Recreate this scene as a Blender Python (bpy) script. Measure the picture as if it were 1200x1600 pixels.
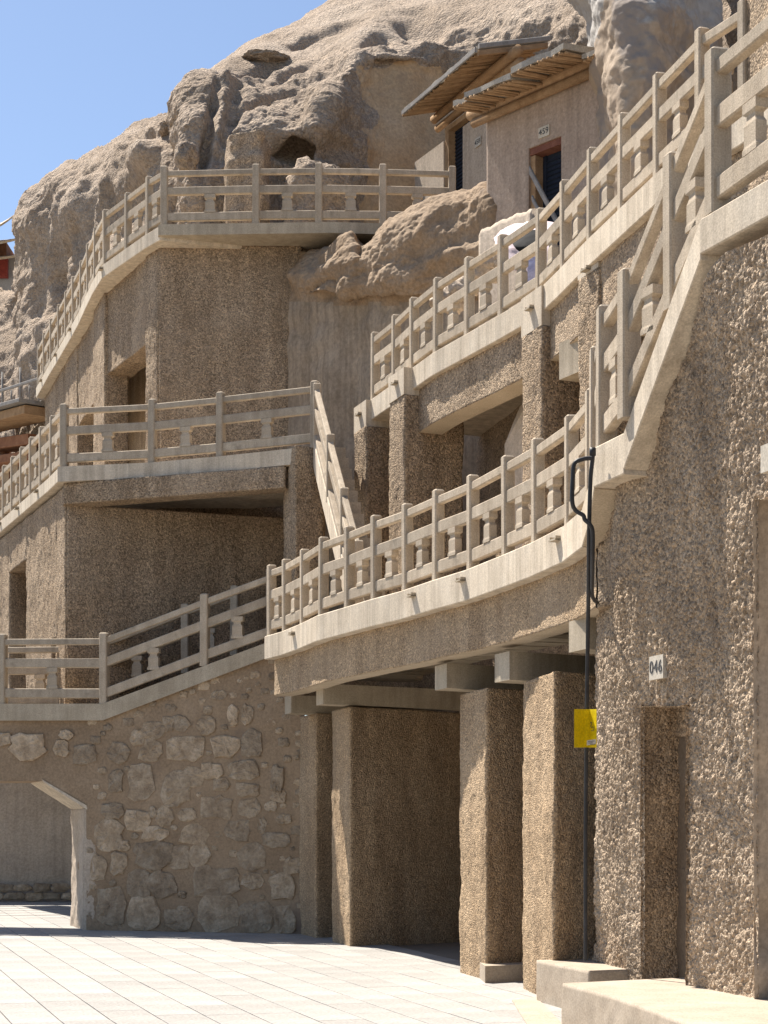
import bpy, math, random
import numpy as np
from mathutils import Vector, Matrix

for o in list(bpy.data.objects):
    bpy.data.objects.remove(o, do_unlink=True)
SC = bpy.context.scene
COL = SC.collection
R = math.radians
random.seed(7)
RNG = np.random.default_rng(7)

# ------------------------------------------------------------------ camera, sky, sun, exposure
F, CX, HY, CH = 2800.0, 600.0, 1300.0, 1.75      # focal length in photo pixels, centre, horizon, eye height
cam = bpy.data.cameras.new('camera'); camo = bpy.data.objects.new('camera', cam); COL.objects.link(camo)
camo.location = (0, 0, CH); camo.rotation_euler = (R(90), 0, 0)
cam.sensor_fit = 'AUTO'; cam.sensor_width = 36; cam.lens = F / 1600 * 36
cam.shift_y = (HY - 800) / 1600; cam.clip_start = 0.1; cam.clip_end = 2000
SC.camera = camo

SUN = Vector((-0.425, 0.44, 1.0)).normalized()     # direction towards the sun
world = bpy.data.worlds.new('World'); SC.world = world; world.use_nodes = True
wn = world.node_tree; wn.nodes.clear()
sky = wn.nodes.new('ShaderNodeTexSky'); sky.sky_type = 'NISHITA'; sky.sun_disc = False
sky.sun_elevation = math.asin(SUN.z); sky.sun_rotation = math.atan2(SUN.x, SUN.y)
sky.altitude = 1300; sky.air_density = 1.0; sky.dust_density = 1.6; sky.ozone_density = 1.0
bg = wn.nodes.new('ShaderNodeBackground'); bg.inputs[1].default_value = 0.077
wo = wn.nodes.new('ShaderNodeOutputWorld')
wn.links.new(sky.outputs[0], bg.inputs[0]); wn.links.new(bg.outputs[0], wo.inputs[0])
sl = bpy.data.lights.new('sun', 'SUN'); sl.energy = 5.0; sl.angle = R(0.53); sl.color = (1.0, 0.935, 0.84)
so = bpy.data.objects.new('sun', sl); COL.objects.link(so)
so.rotation_euler = (-SUN).to_track_quat('-Z', 'Y').to_euler()
SC.view_settings.view_transform = 'Standard'; SC.view_settings.look = 'None'
SC.view_settings.exposure = 1.14; SC.view_settings.gamma = 1.0
SC.view_settings.use_curve_mapping = False
SC.cycles.max_bounces = 8; SC.cycles.diffuse_bounces = 5

# ------------------------------------------------------------------ helpers: places
def P(x, y, d):                                   # a place seen at photo pixel x,y at distance d
    return Vector(((x - CX) * d / F, d, CH + (HY - y) * d / F))
def XY(x, d): return np.array([(x - CX) * d / F, d])
def zat(y, d): return CH + (HY - y) * d / F
def gz(d): return 0.008 * (d - 18.7)              # the courtyard rises gently away from the camera
FD = np.array([-0.333, 0.943]); IN = np.array([0.943, 0.333])   # along the facade (away), into the cliff

# ------------------------------------------------------------------ helpers: noise
def _h(ix, iy, iz, s):
    n = (ix.astype(np.int64)*374761393 + iy.astype(np.int64)*668265263 + iz.astype(np.int64)*2147483647 + s*974634777) & 0xFFFFFFFF
    n = ((n ^ (n >> 13)) * 1274126177) & 0xFFFFFFFF
    n = ((n ^ (n >> 16)) * 2246822519) & 0xFFFFFFFF
    return ((n ^ (n >> 15)) & 0xFFFFFF) / float(0xFFFFFF)
def vnoise(p, s=0):
    i = np.floor(p); f = p - i; i = i.astype(np.int64); u = f*f*(3-2*f); r = 0
    for dx in (0, 1):
        for dy in (0, 1):
            for dz in (0, 1):
                w = (u[:,0] if dx else 1-u[:,0])*(u[:,1] if dy else 1-u[:,1])*(u[:,2] if dz else 1-u[:,2])
                r = r + w*_h(i[:,0]+dx, i[:,1]+dy, i[:,2]+dz, s)
    return r*2-1
def fbm(p, octv=4, s=0, gain=0.5):
    a, r = 1.0, 0
    for k in range(octv):
        r = r + a*vnoise(p*(2.03**k), s+k*17); a *= gain
    return r
def pebbles(p, s=0):                              # rounded gravel domes, 0..1
    i = np.floor(p).astype(np.int64); best = np.full(len(p), 9.0); hb = np.zeros(len(p))
    for dx in (-1, 0, 1):
        for dy in (-1, 0, 1):
            for dz in (-1, 0, 1):
                cx, cy, cz = i[:,0]+dx, i[:,1]+dy, i[:,2]+dz
                ox, oy, oz = _h(cx,cy,cz,s), _h(cx,cy,cz,s+1), _h(cx,cy,cz,s+2)
                dd = (cx+ox-p[:,0])**2 + (cy+oy-p[:,1])**2 + (cz+oz-p[:,2])**2
                m = dd < best
                best = np.where(m, dd, best); hb = np.where(m, _h(cx,cy,cz,s+3), hb)
    return np.sqrt(np.clip(1-best*1.5, 0, 1))*(0.45+0.55*hb)

# ------------------------------------------------------------------ helpers: materials
MATS = {}
def nodes(name, rough=0.9):
    m = bpy.data.materials.new(name); m.use_nodes = True; t = m.node_tree; b = t.nodes['Principled BSDF']
    b.inputs['Roughness'].default_value = rough; b.inputs['Specular IOR Level'].default_value = 0.2
    MATS[name] = m
    return m, t, b
def N(t, kind, **kw):
    n = t.nodes.new('ShaderNode'+kind)
    for k, v in kw.items():
        if k in n.inputs: n.inputs[k].default_value = v
        else: setattr(n, k, v)
    return n
def L(t, a, b): t.links.new(a, b)
def ramp(t, fac, stops):
    r = t.nodes.new('ShaderNodeValToRGB'); e = r.color_ramp.elements
    while len(e) < len(stops): e.new(0.5)
    for el, (p, c) in zip(e, stops):
        el.position = p; el.color = (*c, 1) if len(c) == 3 else c
    if fac is not None: L(t, fac, r.inputs[0])
    return r
def mixc(t, fac, a, b, mode='MIX'):
    n = t.nodes.new('ShaderNodeMix'); n.data_type = 'RGBA'; n.blend_type = mode
    for src, i in ((fac, 0), (a, 6), (b, 7)):
        if hasattr(src, 'is_linked') or hasattr(src, 'links'): L(t, src, n.inputs[i])
        elif i == 0: n.inputs[0].default_value = src
        else: n.inputs[i].default_value = (*src, 1)
    return n.outputs[2]
def coords(t, scale=(1,1,1)):
    tc = N(t, 'TexCoord'); mp = N(t, 'Mapping'); mp.inputs['Scale'].default_value = scale
    L(t, tc.outputs['Object'], mp.inputs[0]); return mp.outputs[0]
def surface(name, cols, scale=2.0, fine=40.0, bump=0.3, bdist=0.01, rough=0.9, streak=0.0, speck=None, stain=None, rnd=0.0, boards=0.0):
    """mottled mineral surface: cols = dark, mid, light"""
    m, t, b = nodes(name, rough); v = coords(t)
    n1 = N(t, 'TexNoise', Scale=scale, Detail=8.0, Roughness=0.62); L(t, v, n1.inputs['Vector'])
    c = ramp(t, n1.outputs[0], [(0.28, cols[0]), (0.5, cols[1]), (0.72, cols[2])]).outputs[0]
    n2 = N(t, 'TexNoise', Scale=fine, Detail=5.0, Roughness=0.7); L(t, v, n2.inputs['Vector'])
    g = ramp(t, n2.outputs[0], [(0.3, (0.62,)*3), (0.7, (1.25,)*3)]).outputs[0]
    c = mixc(t, 0.75, c, g, 'MULTIPLY')
    if speck:
        sz, c1, c2, amt = speck
        vo = N(t, 'TexVoronoi', Scale=sz); L(t, v, vo.inputs['Vector'])
        sp = N(t, 'SeparateColor'); L(t, vo.outputs['Color'], sp.inputs[0])
        cc = ramp(t, sp.outputs[0], [(0.0, c1), (0.55, (1, 1, 1)), (1.0, c2)]).outputs[0]
        c = mixc(t, amt, c, cc, 'MULTIPLY')
    if streak:
        vs = coords(t, (5, 5, 0.25)); n3 = N(t, 'TexNoise', Scale=1.6, Detail=5.0, Roughness=0.6); L(t, vs, n3.inputs['Vector'])
        c = mixc(t, streak, c, ramp(t, n3.outputs[0], [(0.35, (0.5, 0.47, 0.44)), (0.6, (1.12, 1.1, 1.07))]).outputs[0], 'MULTIPLY')
    if stain:
        n4 = N(t, 'TexNoise', Scale=stain[0], Detail=4.0, Roughness=0.55); L(t, v, n4.inputs['Vector'])
        c = mixc(t, ramp(t, n4.outputs[0], [(stain[1], (0,0,0)), (stain[1]+0.12, (1,1,1))]).outputs[0], c, stain[2])
    if rnd:
        oi = N(t, 'ObjectInfo'); c = mixc(t, 1.0, c, ramp(t, oi.outputs['Random'], [(0, (1-rnd,)*3), (1, (1+rnd, 1+rnd*0.95, 1+rnd*0.85))]).outputs[0], 'MULTIPLY')
    L(t, c, b.inputs['Base Color'])
    bp = N(t, 'Bump', Strength=bump, Distance=bdist); L(t, n2.outputs[0], bp.inputs['Height'])
    last = bp
    if streak:
        b3 = N(t, 'Bump', Strength=0.35, Distance=0.012); L(t, n3.outputs[0], b3.inputs['Height']); L(t, bp.outputs[0], b3.inputs['Normal']); last = b3
    if boards:
        w = N(t, 'TexWave', Scale=boards, Distortion=1.2, Detail=2.0); w.bands_direction = 'X'; L(t, v, w.inputs['Vector'])
        b2 = N(t, 'Bump', Strength=0.25, Distance=0.01); L(t, w.outputs[1], b2.inputs['Height']); L(t, bp.outputs[0], b2.inputs['Normal']); last = b2
    L(t, last.outputs[0], b.inputs['Normal'])
    return m
def gravel(name, cols, cell, contrast):
    """pebble-dash: every stone its own tone, sandy binder between"""
    m, t, b = nodes(name, 0.92); v = coords(t)
    n1 = N(t, 'TexNoise', Scale=0.8, Detail=7.0, Roughness=0.6); L(t, v, n1.inputs['Vector'])
    c = ramp(t, n1.outputs[0], [(0.3, cols[0]), (0.5, cols[1]), (0.7, cols[2])]).outputs[0]
    vo = N(t, 'TexVoronoi', Scale=cell, Randomness=1.0); L(t, v, vo.inputs['Vector'])
    sp = N(t, 'SeparateColor'); L(t, vo.outputs['Color'], sp.inputs[0])
    k = contrast
    tone = ramp(t, sp.outputs[1], [(0.0, (1-k,1-k,1-k)), (0.35, (1-k*0.35,)*3), (0.7, (1,1,1)), (1.0, (1+k*0.9, 1+k*0.85, 1+k*0.78))]).outputs[0]
    c = mixc(t, 1.0, c, tone, 'MULTIPLY')
    n5 = N(t, 'TexNoise', Scale=1.3, Detail=5.0, Roughness=0.6); L(t, coords(t, (2.2, 2.2, 0.35)), n5.inputs['Vector'])
    c = mixc(t, 0.7, c, ramp(t, n5.outputs[0], [(0.36, (0.70,0.67,0.64)), (0.55, (1.04,1.04,1.03)), (0.72, (1.16,1.15,1.13))]).outputs[0], 'MULTIPLY')
    n6 = N(t, 'TexNoise', Scale=0.55, Detail=3.0); L(t, v, n6.inputs['Vector'])
    c = mixc(t, ramp(t, n6.outputs[0], [(0.56, (0,0,0)), (0.64, (0.55,)*3)]).outputs[0], c, mixc(t, 0.5, c, (0.40,0.31,0.22)))
    n2 = N(t, 'TexNoise', Scale=110.0, Detail=4.0, Roughness=0.75); L(t, v, n2.inputs['Vector'])
    c = mixc(t, 0.8, c, ramp(t, n2.outputs[0], [(0.3, (0.6,)*3), (0.7, (1.3,)*3)]).outputs[0], 'MULTIPLY')
    L(t, c, b.inputs['Base Color'])
    b1 = N(t, 'Bump', Strength=0.8, Distance=0.02); b1.invert = True; L(t, vo.outputs['Distance'], b1.inputs['Height'])
    b2 = N(t, 'Bump', Strength=0.5, Distance=0.006); L(t, n2.outputs[0], b2.inputs['Height']); L(t, b1.outputs[0], b2.inputs['Normal'])
    L(t, b2.outputs[0], b.inputs['Normal'])
    return m
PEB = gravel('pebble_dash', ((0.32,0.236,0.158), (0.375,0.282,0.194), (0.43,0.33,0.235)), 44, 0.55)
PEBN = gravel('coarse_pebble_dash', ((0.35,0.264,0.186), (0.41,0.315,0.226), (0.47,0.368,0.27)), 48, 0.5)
PEBS = gravel('fine_pebble_dash', ((0.40,0.285,0.178), (0.46,0.335,0.215), (0.515,0.385,0.258)), 60, 0.5)  # paler and warmer; under the lowest gallery the tone stands in for bounce light
CON = surface('edge_concrete', ((0.52,0.44,0.34), (0.60,0.515,0.405), (0.66,0.58,0.47)), 2.5, 55, 0.35, 0.006, streak=0.45, stain=(3.0, 0.70, (0.36,0.31,0.25)))
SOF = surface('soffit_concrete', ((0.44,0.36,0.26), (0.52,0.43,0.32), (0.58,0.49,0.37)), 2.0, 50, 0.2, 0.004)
RAIL = surface('rail_concrete', ((0.365,0.298,0.222), (0.435,0.362,0.277), (0.505,0.43,0.335)), 3.0, 70, 0.7, 0.008, rnd=0.12, streak=0.3, stain=(4, 0.60, (0.27,0.225,0.17)))
BEAM = surface('beam_concrete', ((0.36,0.30,0.22), (0.43,0.365,0.275), (0.50,0.43,0.33)), 2.0, 60, 0.3, 0.005, streak=0.3)
def conglomerate(name, cols, stain):
    m, t, b = nodes(name, 0.95); v = coords(t)
    n1 = N(t, 'TexNoise', Scale=0.5, Detail=9.0, Roughness=0.62); L(t, v, n1.inputs['Vector'])
    c = ramp(t, n1.outputs[0], [(0.3, cols[0]), (0.5, cols[1]), (0.7, cols[2])]).outputs[0]
    vo = N(t, 'TexVoronoi', Scale=15.0); L(t, v, vo.inputs['Vector'])
    sp = N(t, 'SeparateColor'); L(t, vo.outputs['Color'], sp.inputs[0])
    c = mixc(t, 1.0, c, ramp(t, sp.outputs[0], [(0, (0.82,)*3), (0.6, (1,1,1)), (1, (1.18,1.17,1.15))]).outputs[0], 'MULTIPLY')
    n2 = N(t, 'TexNoise', Scale=26.0, Detail=7.0, Roughness=0.75); L(t, v, n2.inputs['Vector'])
    c = mixc(t, 0.8, c, ramp(t, n2.outputs[0], [(0.32, (0.62,)*3), (0.68, (1.28,)*3)]).outputs[0], 'MULTIPLY')
    n4 = N(t, 'TexNoise', Scale=0.7, Detail=5.0, Roughness=0.6); L(t, coords(t, (1,1,2.2)), n4.inputs['Vector'])
    c = mixc(t, ramp(t, n4.outputs[0], [(0.60, (0,0,0)), (0.74, (0.7,)*3)]).outputs[0], c, stain)
    L(t, c, b.inputs['Base Color'])
    b1 = N(t, 'Bump', Strength=1.0, Distance=0.05); b1.invert = True; L(t, vo.outputs['Distance'], b1.inputs['Height'])
    b2 = N(t, 'Bump', Strength=1.0, Distance=0.045); L(t, n2.outputs[0], b2.inputs['Height']); L(t, b1.outputs[0], b2.inputs['Normal'])
    L(t, b2.outputs[0], b.inputs['Normal'])
    return m
ROCK = conglomerate('conglomerate_rock', ((0.36,0.275,0.20), (0.435,0.342,0.26), (0.505,0.41,0.322)), (0.33,0.25,0.185))
ALC = surface('dug_earth', ((0.42,0.285,0.165), (0.49,0.35,0.215), (0.55,0.41,0.27)), 0.9, 16, 0.6, 0.03, stain=(1.1, 0.62, (0.30,0.215,0.145)))
ROCKS = surface('smoothed_earth_rock', ((0.235,0.165,0.105), (0.295,0.212,0.14), (0.35,0.262,0.182)), 0.8, 18, 0.5, 0.03, streak=0.25, stain=(0.9, 0.64, (0.23,0.18,0.15)))
MUD = surface('mud_plaster', ((0.33,0.25,0.195), (0.385,0.30,0.238), (0.43,0.345,0.28)), 1.2, 22, 0.4, 0.012, streak=0.35)
MUDL = surface('pale_mud_plaster', ((0.42,0.34,0.265), (0.48,0.395,0.31), (0.54,0.45,0.36)), 1.4, 22, 0.4, 0.012, streak=0.25)
WOOD = surface('old_timber', ((0.25,0.155,0.085), (0.34,0.22,0.125), (0.42,0.285,0.17)), 6, 60, 0.6, 0.006, rnd=0.18)
PLANK = surface('grey_plank', ((0.20,0.185,0.17), (0.27,0.25,0.23), (0.33,0.31,0.29)), 6, 60, 0.4, 0.004)
REDW = surface('painted_timber', ((0.22,0.10,0.055), (0.30,0.145,0.08), (0.36,0.19,0.11)), 4, 40, 0.3, 0.004)
REDF = surface('red_lintel', ((0.14,0.055,0.04), (0.19,0.08,0.055), (0.24,0.11,0.075)), 5, 50, 0.4, 0.004)
DARKD = surface('dark_door_paint', ((0.012,0.016,0.026), (0.018,0.023,0.036), (0.026,0.032,0.048)), 4, 50, 0.15, 0.002, rough=0.55)
TILE = surface('paving_stone', ((0.285,0.27,0.25), (0.332,0.316,0.294), (0.37,0.354,0.332)), 1.1, 30, 0.35, 0.004, rnd=0.09, rough=0.8, stain=(1.7, 0.66, (0.25,0.225,0.19)))
JOINT = surface('joint_sand', ((0.20,0.18,0.15), (0.23,0.205,0.175), (0.26,0.235,0.20)), 1.2, 40, 0.4, 0.006)
STONE = surface('wall_stone', ((0.30,0.22,0.148), (0.46,0.355,0.25), (0.62,0.51,0.385)), 4.0, 18, 1.0, 0.06, rnd=0.26)
MORT = surface('earth_mortar', ((0.235,0.165,0.105), (0.31,0.225,0.148), (0.38,0.285,0.195)), 0.9, 24, 0.5, 0.015, stain=(0.8, 0.58, (0.17,0.125,0.095)))
BLOCK = surface('cast_block', ((0.34,0.28,0.215), (0.395,0.33,0.258), (0.45,0.382,0.305)), 2.2, 50, 0.4, 0.008, stain=(4, 0.68, (0.36,0.28,0.2)))
PLAT = surface('plate_white', ((0.47,0.42,0.34), (0.53,0.475,0.39), (0.58,0.525,0.44)), 6, 50, 0.1, 0.002, rough=0.6)
INK = surface('plate_ink', ((0.05,0.05,0.05), (0.07,0.07,0.07), (0.09,0.09,0.09)), 6, 50, 0.1, 0.001, rough=0.6)
PIPE = surface('dark_conduit', ((0.025,0.025,0.027), (0.035,0.036,0.04), (0.05,0.05,0.055)), 5, 50, 0.1, 0.001, rough=0.45)
YEL = surface('yellow_card', ((0.66,0.47,0.005), (0.72,0.53,0.008), (0.76,0.58,0.012)), 6, 50, 0.15, 0.002, rough=0.5)
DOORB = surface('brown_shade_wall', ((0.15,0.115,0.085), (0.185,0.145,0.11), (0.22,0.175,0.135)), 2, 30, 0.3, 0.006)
CLOTHP = surface('pink_cloth', ((0.60,0.47,0.49), (0.70,0.58,0.60), (0.78,0.68,0.70)), 5, 30, 0.2, 0.006)
CLOTHL = surface('lilac_cloth', ((0.36,0.34,0.46), (0.44,0.42,0.55), (0.5,0.48,0.6)), 5, 30, 0.2, 0.006)
CLOTHB = surface('black_cloth', ((0.008,0.008,0.009), (0.012,0.012,0.013), (0.02,0.02,0.02)), 5, 30, 0.2, 0.006)
GREYW = surface('grey_brick', ((0.27,0.26,0.25), (0.33,0.315,0.30), (0.38,0.365,0.35)), 2, 20, 0.3, 0.01)
TILEW = surface('glazed_roof', ((0.40,0.24,0.11), (0.52,0.36,0.2), (0.62,0.5,0.36)), 4, 30, 0.2, 0.01, rough=0.5)
REDP = surface('red_shutter', ((0.17,0.03,0.025), (0.22,0.045,0.035), (0.27,0.06,0.045)), 4, 30, 0.2, 0.004)

def painted_pillar():                             # lime wash and clay left in patches on the earth pillar
    m, t, b = nodes('patchy_limewash'); v = coords(t)
    n = N(t, 'TexNoise', Scale=1.1, Detail=7.0, Roughness=0.6); L(t, v, n.inputs['Vector'])
    sx = N(t, 'SeparateXYZ'); L(t, v, sx.inputs[0])
    ma = N(t, 'Math', operation='MULTIPLY_ADD'); L(t, n.outputs[0], ma.inputs[0]); ma.inputs[1].default_value = 3.6; L(t, sx.outputs[2], ma.inputs[2])
    f = N(t, 'MapRange'); L(t, ma.outputs[0], f.inputs[0]); f.inputs[1].default_value = 6.15; f.inputs[2].default_value = 6.35
    n2 = N(t, 'TexNoise', Scale=9.0, Detail=6.0); L(t, v, n2.inputs['Vector'])
    white = ramp(t, n2.outputs[0], [(0.3, (0.29,0.265,0.24)), (0.7, (0.37,0.345,0.315))]).outputs[0]
    clay = ramp(t, n2.outputs[0], [(0.3, (0.28,0.215,0.155)), (0.55, (0.35,0.272,0.20)), (0.75, (0.40,0.32,0.245))]).outputs[0]
    n3 = N(t, 'TexNoise', Scale=1.6, Detail=5.0); L(t, coords(t, (1,1,0.6)), n3.inputs['Vector'])
    grey = mixc(t, ramp(t, n3.outputs[0], [(0.5,(0,0,0)),(0.56,(1,1,1))]).outputs[0], clay, (0.26,0.215,0.18))
    L(t, mixc(t, f.outputs[0], grey, white), b.inputs['Base Color'])
    bp = N(t, 'Bump', Strength=0.5, Distance=0.03); L(t, n2.outputs[0], bp.inputs['Height']); L(t, bp.outputs[0], b.inputs['Normal'])
    return m
LIME = painted_pillar()

# ------------------------------------------------------------------ helpers: objects
WL = {}                                           # world location of every object
def link(o, parent=None):
    COL.objects.link(o)
    if parent is not None: o.parent = parent
    return o
def tag(o, label=None, cat=None, group=None, kind=None):
    if label: o['label'] = label
    if cat: o['category'] = cat
    if group: o['group'] = group
    if kind: o['kind'] = kind
    elif cat: o['kind'] = 'thing'
    return o
def thing(name, label, cat, loc, group=None):
    o = bpy.data.objects.new(name, None); o.empty_display_size = 0.2; o.location = loc; link(o)
    WL[o.name] = Vector(loc); return tag(o, label, cat, group)
def raw_mesh(name, V, Fc, mat, smooth=False):
    V = np.asarray(V, dtype=np.float32); me = bpy.data.meshes.new(name)
    if isinstance(Fc, np.ndarray):
        k = Fc.shape[1]; nF = len(Fc)
        me.vertices.add(len(V)); me.vertices.foreach_set('co', V.ravel())
        me.loops.add(nF*k); me.loops.foreach_set('vertex_index', Fc.astype(np.int32).ravel())
        me.polygons.add(nF); me.polygons.foreach_set('loop_start', np.arange(0, nF*k, k, dtype=np.int32))
        me.polygons.foreach_set('loop_total', np.full(nF, k, dtype=np.int32))
        me.update(calc_edges=True)
    else:
        me.from_pydata([tuple(map(float, v)) for v in V], [], [tuple(map(int, f)) for f in Fc]); me.update()
    me.materials.append(mat)
    me.polygons.foreach_set('use_smooth', np.full(len(me.polygons), smooth))
    me.validate()
    return me
def obj(name, V, Fc, mat, parent=None, smooth=False):
    """mesh from world coordinates; its origin is its parent's (or its own lowest centre when top level)"""
    V = np.asarray(V, dtype=np.float64)
    if parent is not None: base = WL[parent.name]
    else: base = Vector((V[:,0].mean(), V[:,1].mean(), V[:,2].min()))
    me = raw_mesh(name, V - np.array(base), Fc, mat, smooth)
    o = bpy.data.objects.new(name, me)
    if parent is None: o.location = base
    link(o, parent); WL[o.name] = base.copy()
    return o
class MB:                                         # collects shapes of ONE part
    def __init__(s): s.V = []; s.F = []
    def add(s, V, Fc):
        k = len(s.V); s.V += [tuple(v) for v in V]; s.F += [tuple(i+k for i in f) for f in Fc]; return s
    def prism(s, pts, vec):                       # closed outline swept by vec
        n = len(pts); pts = [Vector(p) for p in pts]; vec = Vector(vec)
        nr = sum(((pts[i]-pts[0]).cross(pts[(i+1) % n]-pts[0]) for i in range(n)), Vector())
        if nr.dot(vec) > 0: pts = pts[::-1]
        V = pts + [p+vec for p in pts]
        Fc = [tuple(range(n)), tuple(range(2*n-1, n-1, -1))]
        Fc += [(i, i+n, (i+1) % n+n, (i+1) % n) for i in range(n)]
        return s.add(V, [f[::-1] for f in Fc] if False else Fc)
    def bar(s, p, q, w, h, ch=0.012, jit=0.0):    # rail: plumb ends, chamfered long edges, z centre line p-q
        p, q = Vector(p), Vector(q); d = q-p; sd = Vector((d.y, -d.x, 0)).normalized()
        a, b = w/2, h/2
        sec = [(-a+ch,-b), (a-ch,-b), (a,-b+ch), (a,b-ch), (a-ch,b), (-a+ch,b), (-a,b-ch), (-a,-b+ch)]
        V = [p+sd*u+Vector((0,0,v)) for u, v in sec] + [q+sd*u+Vector((0,0,v)) for u, v in sec]
        n = 8; Fc = [tuple(range(n)), tuple(range(2*n-1, n-1, -1))] + [(i, i+n, (i+1) % n+n, (i+1) % n) for i in range(n)]
        return s.add(V, Fc)
    def rod(s, p, q, r0, r1=None, n=8):
        r1 = r0 if r1 is None else r1; p, q = Vector(p), Vector(q); d = (q-p).normalized()
        u = d.orthogonal().normalized(); v = d.cross(u)
        V = [p+(u*math.cos(6.2832*i/n)+v*math.sin(6.2832*i/n))*r0 for i in range(n)] + [q+(u*math.cos(6.2832*i/n)+v*math.sin(6.2832*i/n))*r1 for i in range(n)]
        return s.add(V, [tuple(range(n))[::-1], tuple(range(n, 2*n))] + [(i, (i+1) % n, (i+1) % n+n, i+n) for i in range(n)])
    def build(s, name, mat, parent=None, smooth=False, fix=True):
        o = obj(name, s.V, s.F, mat, parent, smooth)
        if fix:
            import bmesh
            bm = bmesh.new(); bm.from_mesh(o.data); bmesh.ops.recalc_face_normals(bm, faces=bm.faces); bm.to_mesh(o.data); bm.free()
        return o
def tube(path, r, n=8, sub=6):                    # smooth pipe along points
    pts = [Vector(p) for p in path]; out = []
    for i in range(len(pts)-1):
        a, b, c, d = pts[max(i-1,0)], pts[i], pts[i+1], pts[min(i+2,len(pts)-1)]
        for k in range(sub):
            t = k/sub; out.append(0.5*((2*b)+(c-a)*t+(2*a-5*b+4*c-d)*t*t+(3*b-a-3*c+d)*t**3))
    out.append(pts[-1]); V = []; Fc = []
    for i, p in enumerate(out):
        d = (out[min(i+1,len(out)-1)]-out[max(i-1,0)]).normalized(); ref = Vector((0.3,1,0.1)); u = d.cross(ref).normalized(); v = d.cross(u)
        V += [p+(u*math.cos(6.2832*j/n)+v*math.sin(6.2832*j/n))*r for j in range(n)]
    for i in range(len(out)-1):
        Fc += [(i*n+j, i*n+(j+1) % n, (i+1)*n+(j+1) % n, (i+1)*n+j) for j in range(n)]
    Fc += [tuple(range(n))[::-1], tuple(range(len(V)-n, len(V)))]
    return V, Fc
def grid_faces(nu, nv, closed=False):             # nu columns, nv rows
    i = np.arange(nv-1)[:,None]; j = np.arange(nu if closed else nu-1)[None,:]; j2 = (j+1) % nu
    i, jj, j2 = np.broadcast_arrays(i, j, j2)
    return np.stack([i*nu+jj, i*nu+j2, (i+1)*nu+j2, (i+1)*nu+jj], -1).reshape(-1, 4)
def pebble_prism(name, foot, z0, z1, mat, parent=None, res=0.03, cell=0.044, amp=0.013, wob=0.018, r=0.05, seed=0):
    """rendered block: rounded plan corners, gravel relief standing proud of every side, flat top"""
    P2 = [np.array(p, float) for p in foot]
    ar = sum(P2[i][0]*P2[(i+1) % len(P2)][1]-P2[(i+1) % len(P2)][0]*P2[i][1] for i in range(len(P2)))
    if ar < 0: P2 = P2[::-1]
    ring = []
    for i, c in enumerate(P2):
        a, b = P2[i-1], P2[(i+1) % len(P2)]
        da, db = (a-c), (b-c); la, lb = np.linalg.norm(da), np.linalg.norm(db); rr = min(r, la*0.4, lb*0.4)
        s, e = c+da/la*rr, c+db/lb*rr
        for t in (0, 0.33, 0.67, 1): ring.append((1-t)**2*s+2*t*(1-t)*c+t*t*e)
    pts = []
    for i, a in enumerate(ring):
        b = ring[(i+1) % len(ring)]; n = max(1, int(round(np.linalg.norm(b-a)/res)))
        for k in range(n): pts.append(a+(b-a)*k/n)
    pts = np.array(pts); nu = len(pts)
    tan = np.roll(pts, -1, 0)-np.roll(pts, 1, 0); nrm = np.stack([tan[:,1], -tan[:,0]], 1); nrm /= np.linalg.norm(nrm, axis=1)[:,None]+1e-9
    nv = max(2, int(round((z1-z0)/res))+1); zs = np.linspace(z0, z1, nv)
    V = np.zeros((nv, nu, 3)); V[:,:,:2] = pts[None]; V[:,:,2] = zs[:,None]; V = V.reshape(-1, 3)
    NR = np.zeros((nv, nu, 3)); NR[:,:,:2] = nrm[None]; NR = NR.reshape(-1, 3)
    d = amp*(pebbles(V/np.array([cell, cell, cell*1.15]), seed+5)-0.4) + wob*fbm(V*1.7, 3, seed+9) + wob*0.35*vnoise(V*7.0, seed+3)
    V = V + NR*d[:,None]
    Fq = grid_faces(nu, nv, True)
    o = obj(name, V, Fq, mat, parent, True)
    import bmesh
    bm = bmesh.new(); bm.from_mesh(o.data); bm.verts.ensure_lookup_table()
    top = [bm.verts[(nv-1)*nu+j] for j in range(nu)]; f = bm.faces.new(top); f.smooth = False
    bot = [bm.verts[j] for j in range(nu)][::-1]; f = bm.faces.new(bot); f.smooth = False
    bm.to_mesh(o.data); bm.free()
    return o
def face_mat(o, test, mat):                       # second material on the faces whose corners pass the test
    o.data.materials.append(mat); n = len(o.data.vertices); co = np.empty(n*3, dtype=np.float32); o.data.vertices.foreach_get('co', co)
    m = test(co.reshape(-1,3)+np.array(o.location)); q = np.empty(len(o.data.loops), dtype=np.int32); o.data.loops.foreach_get('vertex_index', q)
    o.data.polygons.foreach_set('material_index', m[q.reshape(-1,4)].all(1).astype(np.int32))
def cr(a, t):                                     # catmull-rom along axis 0 of a at parameters t (0..len-1)
    n = len(a); i = np.clip(np.floor(t).astype(int), 0, n-2); f = (t-i).reshape(-1, *([1]*(a.ndim-1)))
    p0, p1, p2, p3 = a[np.clip(i-1,0,n-1)], a[i], a[i+1], a[np.clip(i+2,0,n-1)]
    return 0.5*(2*p1+(p2-p0)*f+(2*p0-5*p1+4*p2-p3)*f*f+(3*p1-p0-3*p2+p3)*f**3)
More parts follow.
